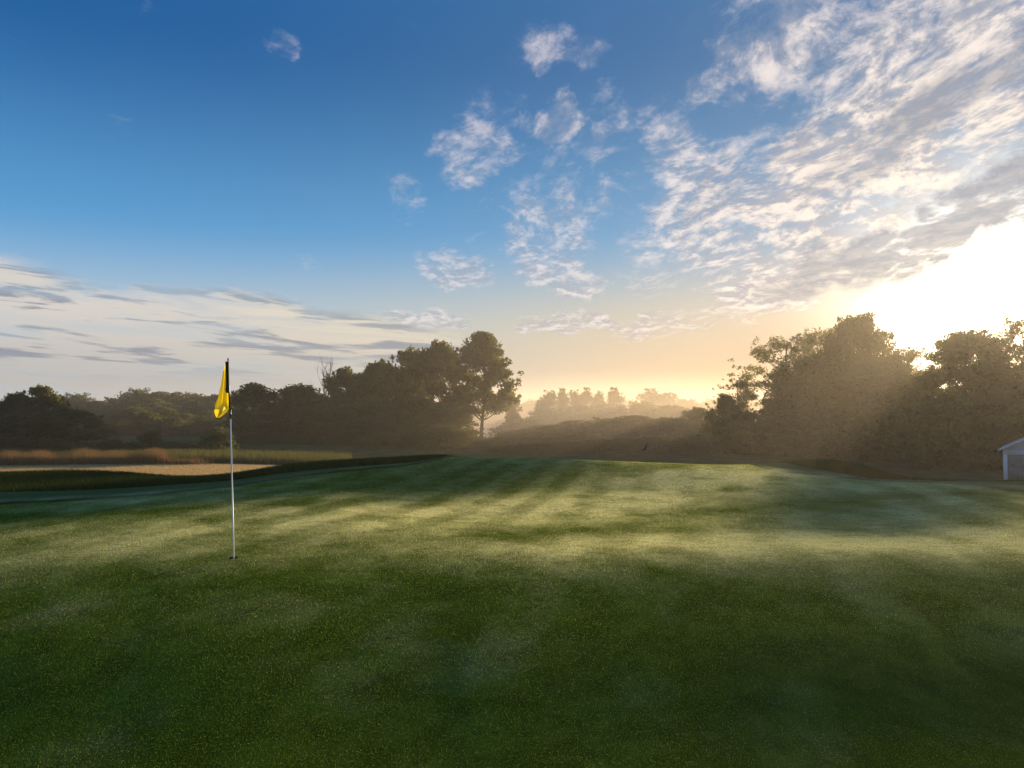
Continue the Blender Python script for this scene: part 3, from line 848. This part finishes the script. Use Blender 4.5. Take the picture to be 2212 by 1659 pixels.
# --- misty middle distance
GM = 'slender trees rising from the mist'
for (px, yt, w, Y, k), l in zip([(1168, 866, 40, 175, 'aspenB'), (1186, 844, 40, 178, 'aspenA'), (1216, 840, 36, 180, 'aspenB'), (1242, 843, 34, 180, 'aspenA'), (1268, 838, 34, 182, 'aspenB'),
                              (1294, 846, 36, 180, 'aspenA'), (1328, 838, 48, 178, 'aspenB')],
        ['leftmost, shortest slender tree in the mist', 'slender misty tree next to the shortest one', 'slender misty tree third from the left', 'narrow misty tree in the middle of its row',
         'tallest narrow tree of the misty row', 'slender misty tree in the gap before the wide last one', 'widest slender tree at the right end of the misty row']):
    tree(k, px, yt, w, Y, l, name='slender_tree', group=GM, mat=m_leaf_l)
GH = 'hazy trees between the two groves'
for (px, yt, w, Y, k), l in zip([(1405, 840, 60, 190, 'aspenB'), (1445, 848, 80, 188, 'farA'), (1480, 862, 100, 192, 'farB'), (1540, 866, 110, 230, 'farC'), (1600, 862, 120, 232, 'farA')],
        ['hazy tree with a thin raised tip left of the blocky one', 'blocky hazy tree top in the gap between the groves', 'sloping hazy tree right of the blocky one', 'pale far tree behind the umbrella-topped small tree, left of it', 'palest far tree behind the umbrella-topped small tree']):
    tree(k, px, yt, w, Y, l, name='hazy_tree', group=GH)
tree('roundA', 1508, 880, 80, 120, 'pointed shadowy tree in the mist left of the right-hand trees', name='hazy_tree', group=GH)
row = [(1130, 905, 110, 150), (1190, 884, 120, 165), (1255, 876, 120, 165), (1320, 872, 120, 165), (1385, 868, 120, 160), (1450, 876, 120, 155), (1110, 900, 90, 210), (1160, 898, 90, 215)]
for i, (px, yt, w, Y) in enumerate(row):
    tree(['farA', 'farB', 'farC'][i % 3], px, yt, w, Y, 'soft leafy tree of the thick misty wood in the middle', name='hazy_tree', group='misty wood in the middle')
row = [(1120, 928, 120, 128), (1180, 918, 120, 126), (1245, 908, 120, 124), (1310, 902, 120, 122), (1375, 898, 120, 122), (1440, 902, 120, 120), (1500, 908, 110, 118), (1560, 915, 110, 112)]
for i, (px, yt, w, Y) in enumerate(row):
    tree(['farB', 'farC', 'farA'][i % 3], px, yt, w, Y, 'shadowed tree in front of the misty wood', name='hazy_tree', group='front row of the misty wood')
row = [(1110, 962, 90), (1165, 958, 100), (1225, 955, 100), (1290, 950, 100), (1350, 948, 100), (1420, 945, 110), (1480, 942, 100), (1540, 940, 100), (1600, 938, 110), (1660, 940, 110), (1720, 938, 120)]
for i, (px, yt, w) in enumerate(row):
    tree(['bushA', 'bushB'][i % 2], px, yt, w, 101 + (i * 7) % 5, 'low dark bush in the hedge line behind the crest of the green', 'shrub', 'bush', group='hedge bushes behind the crest')
row = [(1800, 935, 120), (1880, 940, 120), (1960, 945, 120), (2040, 945, 120), (2120, 950, 100)]
for i, (px, yt, w) in enumerate(row):
    tree(['bushB', 'bushA'][i % 2], px, yt, w, 69 + (i * 3) % 4, 'low dark bush under the tall right-hand trees', 'shrub', 'bush', group='undergrowth below the right-hand trees')

# --- left side
tree('roundB', 38, 846, 80, 88, 'dark tree with a frayed top at the left edge, the left of a pair', group='dark trees at the left edge')
tree('roundC', 86, 834, 84, 90, 'taller frayed dark tree at the left edge, the right of a pair', group='dark trees at the left edge')
tree('roundA', -30, 868, 100, 86, 'dark tree cut by the left edge of the view', group='dark trees at the left edge')
tree('roundC', 60, 890, 150, 82, 'bushy dark tree below the frayed pair at the left edge', group='dark trees at the left edge')
tree('roundB', 165, 884, 100, 100, 'softer dark tree right of the frayed pair', group='dark trees at the left edge')
tree('bushB', 20, 945, 130, 72, 'dark bush at the left edge behind the reddish grass', 'shrub', 'bush', group=GB)
tree('bushA', 110, 948, 110, 72, 'dark bush behind the reddish grass below the frayed trees', 'shrub', 'bush', group=GB)
tree('bushA', 242, 948, 48, 80, 'round dark bush left of the small dark one in the meadow', 'shrub', 'bush', group=GB)
tree('bushB', 288, 957, 40, 78, 'smallest dark bush of the meadow, beside the pale young tree', 'shrub', 'bush', group=GB)
tree('conebush', 326, 930, 52, 84, 'pale green young tree alone in the meadow', 'tree', 'young_tree', mat=m_leaf_y)
tree('bushA', 388, 955, 66, 80, 'rounded dark bush in the meadow right of the pale young tree', 'shrub', 'bush', group=GB)
GW = 'hazy wood beyond the left meadow'
r2 = np.random.default_rng(21)
skyl = [(-100, 880), (120, 872), (160, 852), (200, 862), (230, 868), (290, 842), (320, 842), (370, 850), (430, 852), (490, 854), (560, 850), (620, 848), (700, 850)]
k = 0
for Y, dy, st in ((250, 0, 46), (215, 18, 50), (185, 36, 56), (160, 52, 62)):
    px = -60 + r2.uniform(0, 30)
    while px < 680:
        yt = np.interp(px, [s[0] for s in skyl], [s[1] for s in skyl]) + dy + r2.uniform(-5, 7)
        tree(['farA', 'farB', 'farC'][k % 3], px, yt, r2.uniform(70, 105), Y + r2.uniform(-8, 8), 'hazy rounded tree in the wood beyond the left meadow', name='hazy_tree', group=GW)
        px += st * r2.uniform(.8, 1.2); k += 1
# closing wood on the far horizon
k = 0
for px in range(-700, 3000, 62):
    tree(['farB', 'farA', 'farC'][k % 3], px + r2.uniform(-15, 15), 866 + r2.uniform(-6, 8), 105, 300 + r2.uniform(-20, 20), 'faint tree of the distant wood almost lost in the haze', name='distant_tree', group='distant wood on the skyline')
    k += 1

# ------------------------------------------------------------------ grasses
def blades(name, P, h, w, mat, lean=.35, seed=0, tint=None, bend=True):
    r = np.random.default_rng(seed)
    M = len(P)
    a = r.uniform(0, 2 * PI, M)
    side = np.stack([np.cos(a), np.sin(a), np.zeros(M)], 1) * (w / 2)[:, None]
    b = r.uniform(0, 2 * PI, M)
    ln = np.abs(r.normal(0, lean, M))
    dirv = np.stack([np.cos(b) * ln, np.sin(b) * ln, np.ones(M)], 1)
    tip = P + dirv * h[:, None]
    V = np.stack([P - side, P + side, tip], 1).reshape(-1, 3)
    F = np.arange(M * 3).reshape(M, 3)
    me = mesh_np(name, V, [F])
    tt = r.beta(1.6, 2.2, M) if tint is None else tint
    fattr(me, 'tint', np.repeat(tt, 3))
    return link(name, me, mat)

# putting-green turf near the viewer, thinning out with distance
r3 = np.random.default_rng(31)
NB = 1500000
Yb = np.exp(r3.uniform(math.log(2.9), math.log(27.0), NB))
ub = r3.uniform(-.80, .80, NB)
Xb = ub * Yb
ok = (curve(EDGE, np.clip(ub, -1.2, 1.2)) - Yb > .28) & (np.hypot(Xb - HX, Yb - HY) > HR + .012)
Xb, Yb = Xb[ok], Yb[ok]
Pb = np.stack([Xb, Yb, gz(Xb, Yb) - .002], 1)
hb = r3.uniform(.0028, .0058, len(Xb)) * (1 + .05 * Yb)
wb = r3.uniform(.0018, .0034, len(Xb)) * (Yb / 4.0) ** .9
dwb = dew_light_at(Xb, Yb)
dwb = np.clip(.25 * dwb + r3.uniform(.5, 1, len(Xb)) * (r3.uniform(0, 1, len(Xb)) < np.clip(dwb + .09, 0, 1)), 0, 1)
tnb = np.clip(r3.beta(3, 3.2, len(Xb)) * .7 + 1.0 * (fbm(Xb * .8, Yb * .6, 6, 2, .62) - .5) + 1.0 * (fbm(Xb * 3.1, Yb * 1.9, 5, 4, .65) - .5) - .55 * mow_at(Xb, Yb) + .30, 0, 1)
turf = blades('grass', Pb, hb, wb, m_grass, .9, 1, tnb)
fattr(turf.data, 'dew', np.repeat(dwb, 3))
tag(turf, 'short dewy grass of the putting green', 'grass', kind='stuff')

# long grass on the mounds
NR = 330000
Yr_ = np.exp(r3.uniform(math.log(13.0), math.log(34.0), NR))
ur = r3.uniform(-.85, .95, NR)
Xr = ur * Yr_
ok = (curve(ROUGH, np.clip(ur, -1.2, 1.2)) - Yr_ < .05)
Xr, Yr_ = Xr[ok], Yr_[ok]
Pr = np.stack([Xr, Yr_, gz(Xr, Yr_) - .01], 1)
rg = blades('rough_grass', Pr, r3.uniform(.05, .12, len(Xr)), r3.uniform(.012, .022, len(Xr)), m_roughg, .45, 2)
tag(rg, 'long dark grass on the mounds around the green', 'grass', kind='stuff')

# tall dry grass along the far side of the stubble field
NG = 60000
pxg = r3.uniform(-250, 480, NG)
dens_ = .35 + .65 * (np.sin(pxg * .045) * np.sin(pxg * .021 + 1.0) > -.35)
ok = r3.uniform(0, 1, NG) < dens_ * np.clip((470 - pxg) / 120, 0, 1)
pxg = pxg[ok]
Yg = r3.uniform(57, 66, len(pxg))
Xg = (pxg - 1106) / FPX * Yg
Pg = np.stack([Xg, Yg, gz(Xg, Yg) - .02], 1)
hg = r3.uniform(.55, 1.15, len(Xg)) * (.82 + .25 * np.sin(pxg * .06) * np.sin(pxg * .017 + 2)) * np.interp(pxg, [0, 330, 420], [1.05, 1.0, .6])
rd = blades('tall_grass', Pg, hg, r3.uniform(.03, .07, len(Xg)), m_reed, .18, 3)
tag(rd, 'tall reddish dry grass along the far edge of the stubble field', 'grass', kind='stuff')
NG = 42000
pxg = r3.uniform(-250, 760, NG)
Yg = r3.uniform(60, 72, NG)
Xg = (pxg - 1106) / FPX * Yg
Pg = np.stack([Xg, Yg, gz(Xg, Yg) - .02], 1)
rd = blades('meadow_grass', Pg, r3.uniform(.4, .9, NG), r3.uniform(.03, .07, NG), m_reed_g, .22, 4)
tag(rd, 'greenish meadow grass in front of the left grove', 'grass', kind='stuff')

NG = 90000
pxg = r3.uniform(-260, 660, NG)
Yg = r3.uniform(36, 57.5, NG)
Xg = (pxg - 1106) / FPX * Yg
Pg = np.stack([Xg, Yg, gz(Xg, Yg) - .01], 1)
m_straw = leaf_mat('straw', (.56, .38, .17), (.80, .62, .33), .35, (.60, .44, .20))
rd = blades('stubble', Pg, r3.uniform(.05, .13, NG), r3.uniform(.025, .05, NG), m_straw, .4, 6)
tag(rd, 'straw-coloured stubble on the field beyond the left mounds', 'stubble', kind='stuff')

# ------------------------------------------------------------------ flagstick with flag, and the hole it stands in
m_white = simple_mat('white_fibreglass', (.78, .78, .74), .35, .04, 20, .5)
m_black = simple_mat('black_nylon', (.010, .010, .010), .7, .3, 30, .3)
m_metal = simple_mat('dark_ferrule', (.05, .05, .055), .4, .2, 30, .5, Metallic=.6)
m_cup = simple_mat('cup_liner', (.012, .012, .011), .6, .2, 30, .4)
def flag_mat(name, colr, back):
    m, N = new_mat(name)
    tcf = N.n('ShaderNodeTexCoord').outputs['Object']
    n = N.noise(tcf, 40, 4, .6)
    c = N.mix(n, tuple(v * .85 for v in colr), colr)
    wv_ = N.n('ShaderNodeTexWave'); N.set(wv_.inputs['Vector'], tcf); wv_.inputs['Scale'].default_value = 180
    b = N.n('ShaderNodeBump'); b.inputs['Strength'].default_value = .15; N.set(b.inputs['Height'], wv_.outputs['Fac'])
    d = N.n('ShaderNodeBsdfPrincipled'); N.set(d.inputs['Base Color'], c); d.inputs['Roughness'].default_value = .55
    N.t.links.new(b.outputs[0], d.inputs['Normal'])
    t = N.n('ShaderNodeBsdfTranslucent'); N.set(t.inputs[0], back)
    mx = N.n('ShaderNodeMixShader'); mx.inputs[0].default_value = .60
    N.t.links.new(d.outputs[0], mx.inputs[1]); N.t.links.new(t.outputs[0], mx.inputs[2])
    o = N.n('ShaderNodeOutputMaterial'); N.t.links.new(mx.outputs[0], o.inputs[0])
    return m
m_yellow = flag_mat('yellow_nylon', (.90, .76, .012), (.98, .88, .015))

hz_ = gz1(HX, HY)
fs = empty('flagstick', (HX, HY, hz_))
tag(fs, 'white flagstick with a limp yellow and black flag standing in the hole', 'flagstick')
UPX = 8.3 / FPX                    # metres per print pixel at the flag
def fl(px, py, dy=0.0):            # print position -> local coordinates of the flagstick
    q = at(px, py, 8.3 + dy)
    return (q[0] - HX, dy, q[2] - hz_)
top = fl(492.5, 779); foot = (0, 0, -.09); mid_ = fl(498, 905)
MB().tube([foot, (0, 0, .02), mid_], [.0080, .0080, .0072], 12).build('pole', m_white, fs, True)
up_ = MB().tube([mid_, top], [.0062, .0056], 12).build('upper_pole', m_metal, fs, True)
fc = MB()
c0, c1 = np.array(fl(497.6, 897)), np.array(fl(497.2, 884))
fc.tube([c0, c0 + (c1 - c0) * .12, c0 + (c1 - c0) * .3, c0 + (c1 - c0) * .45, c0 + (c1 - c0) * .6, c1], [.008, .014, .014, .0085, .013, .013], 12)
fc.build('ferrule', m_metal, fs, True)
cp = MB(); t0 = np.array(top)
cp.tube([t0, t0 + (0, 0, .012), t0 + (0, 0, .016), t0 + (0, 0, .026), t0 + (0, 0, .030)], [.008, .008, .005, .007, .002], 12)
cp.build('knob', m_black, fs, True)
# flag: limp cloth, pleated; rows follow the hang of the cloth
rows = [  # print y, left edge x, right edge x
    (783, 487.5, 494), (800, 482.5, 494.3), (830, 477.5, 494.8), (855, 471.5, 495.2), (872, 465.6, 495.6), (881, 463.8, 495.3), (890, 463.0, 490.5), (897, 464.8, 482), (903, 468.3, 472.5)]
ry = np.array([q[0] for q in rows], float)
def cloth(y0, y1, sa, sb, depth, folds, seed, nr=46, ncx=30, push=0.0):
    V = []
    for i in range(nr):
        yv = y0 + (y1 - y0) * i / (nr - 1)
        L = np.interp(yv, ry, [q[1] for q in rows]); R = np.interp(yv, ry, [q[2] for q in rows])
        v = (yv - 783) / 120.0
        for j in range(ncx):
            s = sa + (sb - sa) * j / (ncx - 1)
            px = R + (L - R) * s
            dd = depth * (.35 + v) * math.sin(s * PI * folds + seed + 1.2 * v) * min(1, s * 5) + push * v * s
            bulge = -.10 * math.exp(-((yv - 888) / 13) ** 2) * math.sin(PI * min(max(s, 0), 1))
            V.append(fl(px, yv, dd + bulge))
    idx = np.arange(nr * ncx).reshape(nr, ncx)
    F = np.stack([idx[:-1, :-1], idx[:-1, 1:], idx[1:, 1:], idx[1:, :-1]], -1).reshape(-1, 4)
    return np.array(V), F
V1, F1 = cloth(783, 903, .02, 1.0, .030, 2.3, .3)
me = mesh_np('flag', V1, [F1], True)
flag = link('flag', me, m_yellow, fs)
sm = flag.modifiers.new('cloth', 'SOLIDIFY'); sm.thickness = .002
# second hanging ply folded behind
V2, F2 = cloth(800, 884, .30, .95, .020, 1.3, 2.2, push=.03)
V2[:, 1] += .05
fl2 = link('folded_ply', mesh_np('folded_ply', V2, [F2], True), m_yellow, flag)
# black band of the flag, sewn round the pole
V3, F3 = cloth(781, 849.5, -.06, .0, .0, 1, 0)
bb = []
for i in range(40):
    yv = 781 + (849 - 781) * i / 39
    Lb = np.interp(yv, [781, 786, 800, 835, 842, 849], [486.6, 486.8, 487.6, 487.9, 486.6, 488.5])
    Rb = np.interp(yv, [781, 849], [494.9, 496.3])
    for j in range(14):
        s = j / 13
        bb.append(fl(Rb + (Lb - Rb) * s, yv, -.016 * math.sin(PI * min(1, s * 1.0) ** .8) - .012 - .012 * s))
idx = np.arange(40 * 14).reshape(40, 14)
Fb = np.stack([idx[:-1, :-1], idx[:-1, 1:], idx[1:, 1:], idx[1:, :-1]], -1).reshape(-1, 4)
bo = link('black_band', mesh_np('black_band', np.array(bb), [Fb], True), m_black, flag)
sm = bo.modifiers.new('cloth', 'SOLIDIFY'); sm.thickness = .0025
# sleeve seam and tip
MB().tube([fl(494.6, 849), fl(495.6, 881)], [.008, .008], 8).build('sleeve', m_black, flag, True)
MB().tube([fl(470.3, 902), fl(470.6, 905.5)], [.007, .004], 8).build('tip_tab', m_black, flag, True)

# the hole
cup = MB()
a = np.linspace(0, 2 * PI, 33)[:-1]
ring = lambda r_, z_: np.stack([r_ * np.cos(a), r_ * np.sin(a), np.full(32, z_)], 1)
rings = [ring(HR + .0008, .003), ring(HR + .0008, -.028), ring(HR - .002, -.029), ring(HR - .002, -.14), ring(.012, -.142), ring(.001, -.142)]
Vc = np.concatenate(rings); Fc = []
for i in range(len(rings) - 1):
    for k_ in range(32):
        Fc.append((i * 32 + k_, i * 32 + (k_ + 1) % 32, (i + 1) * 32 + (k_ + 1) % 32, (i + 1) * 32 + k_))
me = mesh_np('golf_hole', Vc, [np.array(Fc)], True)
hole = link('golf_hole', me, m_cup, None, (HX, HY, hz_))
tag(hole, 'dark round hole in the turf at the foot of the white flagstick', 'golf hole')

# a second flag on the next green, beyond the crest
FX, FY, _ = at(1400, 962, 58)
fz = gz1(FX, FY)
f2 = empty('flagstick', (FX, FY, fz))
tag(f2, 'tiny dark flagstick far off beyond the crest of the green', 'flagstick')
ht = zat(1400.5, 957, 58) - fz
MB().tube([(0, 0, -.05), (0, 0, ht)], [.020, .018], 8).build('pole', m_metal, f2, True)
Vf = []
for i in range(12):
    v = i / 11
    for j in range(8):
        s = j / 7
        Vf.append((-.02 - (.06 + .22 * v) * s - .14 * v, .05 * math.sin(5 * s + 2 * v), ht - .02 - .50 * v - .10 * s * v))
idx = np.arange(96).reshape(12, 8)
Ff = np.stack([idx[:-1, :-1], idx[:-1, 1:], idx[1:, 1:], idx[1:, :-1]], -1).reshape(-1, 4)
fo = link('flag', mesh_np('far_flag', np.array(Vf), [Ff], True), m_black, f2)
sm = fo.modifiers.new('cloth', 'SOLIDIFY'); sm.thickness = .01
MB().tube([(0, 0, ht), (-.06, 0, ht - .03), (-.10, 0, ht - .12)], [.02, .02, .02], 6).build('band', m_black, f2, True)

# ------------------------------------------------------------------ pale building at the right edge
m_wall = simple_mat('pale_siding', (.76, .76, .78), .8, .12, 1.5, .2)
m_roof = simple_mat('grey_shingle', (.34, .345, .36), .9, .25, 6, .2)
m_dark = simple_mat('dark_opening', (.20, .21, .20), .8, .2, 3, .2)
BY = 58.0
cx, _, ez = at(2163, 972, BY)
bgz = zat(2163, 1036, BY)
bld = empty('house', (cx, BY, bgz), math.radians(-35))
tag(bld, 'pale grey gabled outbuilding cut by the right edge of the view', 'building')
eh = ez - bgz
Wb, Lb, ah = 5.6, 8.0, 5.6 / 2 * .50
wl = MB()
T = .14
def slab(mb, x0, x1, y0, y1, z0, z1): mb.box(((x0 + x1) / 2, (y0 + y1) / 2, (z0 + z1) / 2), (x1 - x0, y1 - y0, z1 - z0))
slab(wl, .10, .38, 0, T, -.3, 1.9)                              # front pier
slab(wl, 1.72, Wb - .1, 0, T, -.3, 1.9)
slab(wl, .10, Wb - .1, 0, T, 1.9, eh)
slab(wl, .10, .10 + T, T, Lb - T, -.3, eh)
slab(wl, Wb - .1 - T, Wb - .1, T, Lb - T, -.3, eh)
slab(wl, .10, Wb - .1, Lb - T, Lb, -.3, eh)
for y0 in (0, Lb - T):                                           # gable triangles
    wl.add([(.10, y0, eh), (Wb - .1, y0, eh), (Wb / 2, y0, eh + ah - .05), (.10, y0 + T, eh), (Wb - .1, y0 + T, eh), (Wb / 2, y0 + T, eh + ah - .05)],
           [(0, 3, 5, 2), (1, 2, 5, 4), (0, 1, 4, 3)], [(0, 2, 1), (3, 4, 5)])
wl.build('wall', m_wall, bld)
rf = MB()
for s in (0, 1):
    xa, xb = (-.22, Wb / 2) if s == 0 else (Wb + .22, Wb / 2)
    za, zb = eh - .10, eh + ah
    v = [(xa, -.3, za), (xb, -.3, zb), (xb, Lb + .3, zb), (xa, Lb + .3, za)]
    v += [(p_[0], p_[1], p_[2] + .14) for p_ in v]
    rf.add(v, [(0, 1, 2, 3), (4, 7, 6, 5), (0, 4, 5, 1), (1, 5, 6, 2), (2, 6, 7, 3), (3, 7, 4, 0)])
rf.build('roof', m_roof, bld)
tr_ = MB()
for s in (0, 1):
    xa, xb = (-.22, Wb / 2) if s == 0 else (Wb + .22, Wb / 2)
    v = [(xa, -.34, eh - .12), (xb, -.34, eh + ah - .02), (xb, -.34, eh + ah + .16), (xa, -.34, eh + .06)]
    v += [(p_[0], -.302, p_[2]) for p_ in v]
    tr_.add(v, [(0, 1, 2, 3), (4, 7, 6, 5), (0, 4, 5, 1), (1, 5, 6, 2), (2, 6, 7, 3), (3, 7, 4, 0)])
tr_.build('gable_trim', m_wall, bld)
dr = MB(); slab(dr, .38, 1.72, .05, .10, -.3, 1.9)
door = dr.build('door', m_dark, bld)
pn = MB()
slab(pn, .52, .98, .035, .05, .15, .85); slab(pn, 1.12, 1.58, .035, .05, .15, .85); slab(pn, .52, .98, .035, .05, 1.0, 1.7); slab(pn, 1.12, 1.58, .035, .05, 1.0, 1.7)
pn.build('panel', m_dark, door)
# taller wing behind
up = MB(); slab(up, 1.9, 7.4, Lb + .02, Lb + 6, -.3, eh + 1.55); up.build('upper_wall', m_wall, bld)
ur_ = MB()
v = [(1.5, Lb - .3, eh + 1.52), (7.8, Lb - .3, eh + 1.52), (7.8, Lb + 6.4, eh + 1.52), (1.5, Lb + 6.4, eh + 1.52), (3.6, Lb + 2.4, eh + 2.7), (5.7, Lb + 2.4, eh + 2.7), (5.7, Lb + 3.7, eh + 2.7), (3.6, Lb + 3.7, eh + 2.7)]
ur_.add(v, [(0, 3, 2, 1), (4, 5, 6, 7), (0, 1, 5, 4), (1, 2, 6, 5), (2, 3, 7, 6), (3, 0, 4, 7)])
ur_.build('upper_roof', m_roof, bld)

# ------------------------------------------------------------------ fallen leaves on the green
m_fleaf = simple_mat('fallen_leaf', (.030, .022, .012), .8, .3, 60, .2)
for (px, py, ln, rz, lb) in [(1501, 1304, .055, .2, 'dark curled fallen leaf on the green right of centre'), (838, 1384, .050, .1, 'dark fallen leaf on the green below and right of the hole'),
                             (1938, 1296, .045, -.2, 'small dark fallen leaf on the right of the green'), (1069, 1590, .036, .3, 'dark fallen leaf at the bottom of the view')]:
    d_ = ray(px, py); Yl = -CAMZ / d_[2] * d_[1]
    for _ in range(6):
        Xl = d_[0] / d_[1] * Yl; Yl = (gz1(Xl, Yl) - CAMZ) / d_[2] * d_[1]
    Xl = d_[0] / d_[1] * Yl
    V = []
    for i in range(9):
        t_ = i / 8; w_ = .38 * math.sin(PI * t_ ** .8) * ln * .5
        for s in (-1, 0, 1):
            V.append(((t_ - .5) * ln, s * w_, .008 + .010 * math.sin(PI * t_) + (.006 if s else 0)))
    idx = np.arange(27).reshape(9, 3)
    F = np.stack([idx[:-1, :-1], idx[:-1, 1:], idx[1:, 1:], idx[1:, :-1]], -1).reshape(-1, 4)
    o = link('fallen_leaf', mesh_np('fallen_leaf', np.array(V), [F], True), m_fleaf, None, (Xl, Yl, gz1(Xl, Yl)))
    o.rotation_euler = (0, 0, rz)
    tag(o, lb, 'leaf', 'fallen leaves on the green')

# ------------------------------------------------------------------ morning haze
hzm, N = new_mat('haze')
vol = N.n('ShaderNodeVolumePrincipled')
vol.inputs['Color'].default_value = (.90, .84, .78, 1)
vol.inputs['Density'].default_value = 0.00055
vol.inputs['Anisotropy'].default_value = 0.62
o = N.n('ShaderNodeOutputMaterial')
N.t.links.new(vol.outputs[0], o.inputs['Volume'])
hb_ = MB(); hb_.box((0, 345, 3.0), (2900, 740, 24.0))
hzo = hb_.build('haze', hzm)
tag(hzo, 'thin morning mist', 'haze', kind='stuff')

# mist pooled in the valley between the two groves
msm, N = new_mat('mist')
vol = N.n('ShaderNodeVolumePrincipled')
vol.inputs['Color'].default_value = (1.0, .88, .74, 1)
vol.inputs['Anisotropy'].default_value = 0.35
tco = N.n('ShaderNodeTexCoord').outputs['Object']
rr_ = N.vm('LENGTH', N.vm('MULTIPLY', tco, (1 / 74, 1 / 110, 1 / 15.0)), out=1)
N.set(vol.inputs['Density'], N.ramp(rr_, .10, 1.0, .0155, 0.0))
msm.cycles.volume_step_rate = 2.0
o = N.n('ShaderNodeOutputMaterial')
N.t.links.new(vol.outputs[0], o.inputs['Volume'])
a_ = np.arange(48) / 48 * 2 * PI; b_ = np.linspace(-PI / 2, PI / 2, 19)[1:-1]
Vm = [(0, 0, -1)] + [(math.cos(b) * math.cos(a), math.cos(b) * math.sin(a), math.sin(b)) for b in b_ for a in a_] + [(0, 0, 1)]
Vm = np.array(Vm) * np.array([74, 110, 15.0])
F4 = [(1 + i * 48 + k, 1 + i * 48 + (k + 1) % 48, 1 + (i + 1) * 48 + (k + 1) % 48, 1 + (i + 1) * 48 + k) for i in range(16) for k in range(48)]
F3 = [(0, 1 + (k + 1) % 48, 1 + k) for k in range(48)] + [(len(Vm) - 1, 1 + 16 * 48 + k, 1 + 16 * 48 + (k + 1) % 48) for k in range(48)]
mo = link('mist_bank', mesh_np('mist_bank', Vm, [np.array(F4), np.array(F3)], True), msm, None, (22, 182, -3.5))
tag(mo, 'bank of mist lying in the valley between the two groves', 'mist', kind='stuff')

# ------------------------------------------------------------------ render settings
sc.render.engine = 'CYCLES'
sc.cycles.use_denoising = True
sc.cycles.max_bounces = 6
sc.cycles.diffuse_bounces = 3
sc.cycles.glossy_bounces = 2
sc.cycles.transmission_bounces = 4
sc.cycles.volume_bounces = 1
sc.cycles.sample_clamp_indirect = 4
sc.view_settings.view_transform = 'Standard'
sc.view_settings.look = 'None'
sc.view_settings.exposure = 0.9
sc.view_settings.gamma = 1.0
